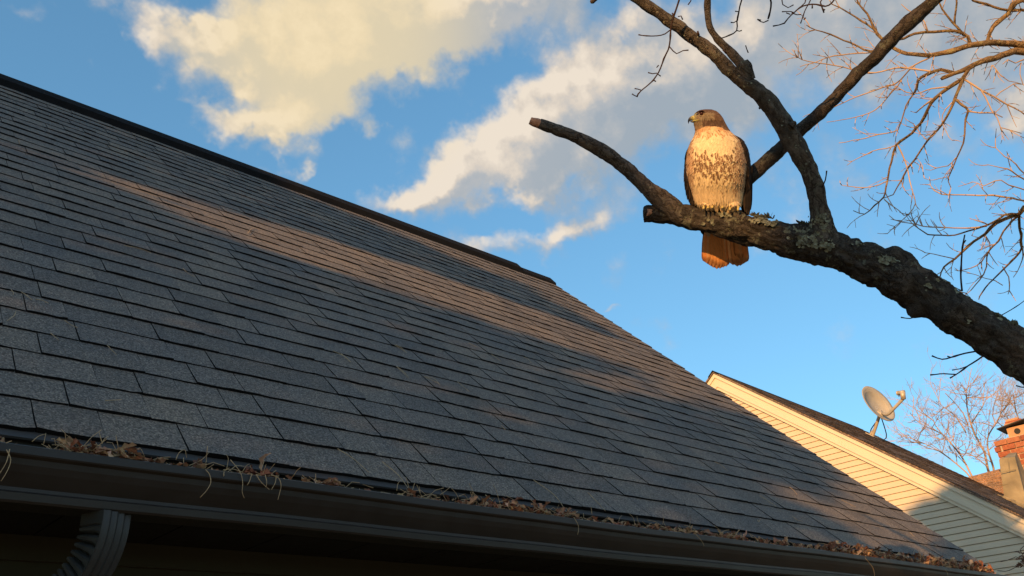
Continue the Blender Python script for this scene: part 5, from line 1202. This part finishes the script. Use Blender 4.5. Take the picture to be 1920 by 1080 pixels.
def shade(u, v):
    q_ = carry(u, v, HC, right, up); u, v = q_ if q_[0] < 1.2 else carry(u, v, E0, XV, SL)
    if q_[0] >= 1.2 and u < 1.25: u = 1.25
    u += .04 * noise.noise(Vector((u * 4, v * 4, 0))); v += .07 * noise.noise(Vector((u * 3, v * 3, 5)))
    if 2.2 < u < 2.68 and v > 3.3 and rs.random() < .05: return True      # sparse leaves added in the narrow gap to dim the sunlit band
    u += rs.gauss(0, .045); v += rs.gauss(0, .05)                            # ragged, thinning edges
    if .95 < u < 1.25 and 3.78 < v < 4.6: return True
    return v < np.interp(u, prof_u, prof_v) or inpoly(u, v, SLAB)
rs = random.Random(33)
def shade_crown(name, label, test, ub, vb, n_, size, w0, w1, base):
    t = root('tree', base, label, 'tree'); V = []; Fc = []
    k_ = 0
    while k_ < n_:
        u, v = rs.uniform(*ub), rs.uniform(*vb)
        if not test(u, v): continue
        p = SU * u + SV * v - SDIR * rs.uniform(w0, w1); a = np.array([rs.gauss(0, 1) for _ in range(3)]); a /= np.linalg.norm(a); b = np.cross(a, [rs.gauss(0, 1), rs.gauss(0, 1), rs.gauss(0, 1)]); b /= np.linalg.norm(b)
        s_ = size * rs.uniform(.6, 1.2); o_ = len(V); V += [p - a * s_, p - b * s_ * .5, p + a * s_, p + b * s_ * .5]; Fc.append((o_, o_ + 1, o_ + 2, o_ + 3)); k_ += 1
    tag(obj('shade_crown', V, Fc, M_green, t), kind='stuff'); tb2 = MB(); b0 = np.array(base); tb2.tube([b0, b0 + [0, .05, 2.5], b0 + [0, 0, 6]], [.22, .18, .08], 10); tb2.build('trunk', M_barkb, t, True)
shade_crown('tree', 'unseen evergreen tree added behind the viewer, foliage shaped to shade the roof and limb', shade, (-1.3, 5.6), (1.0, 7.3), 60000, .066, 7.5, 9.5, (-8.2, .8, 0))
gu = [q[0] for q in GP]; gv = [q[1] for q in GP]  # added foliage fills the outline of the gable shadow, seen from the sun
shade_crown('tree', 'second unseen tree added behind the viewer, foliage shaped to shade the neighbour gable', lambda u, v: inpoly(u, v, GP), (min(gu), max(gu)), (min(gv), max(gv)), 2200, .10, 7, 8.5, tuple((SU * (sum(gu) / len(gu)) - SDIR * 7.5) * [1, 1, 0]))
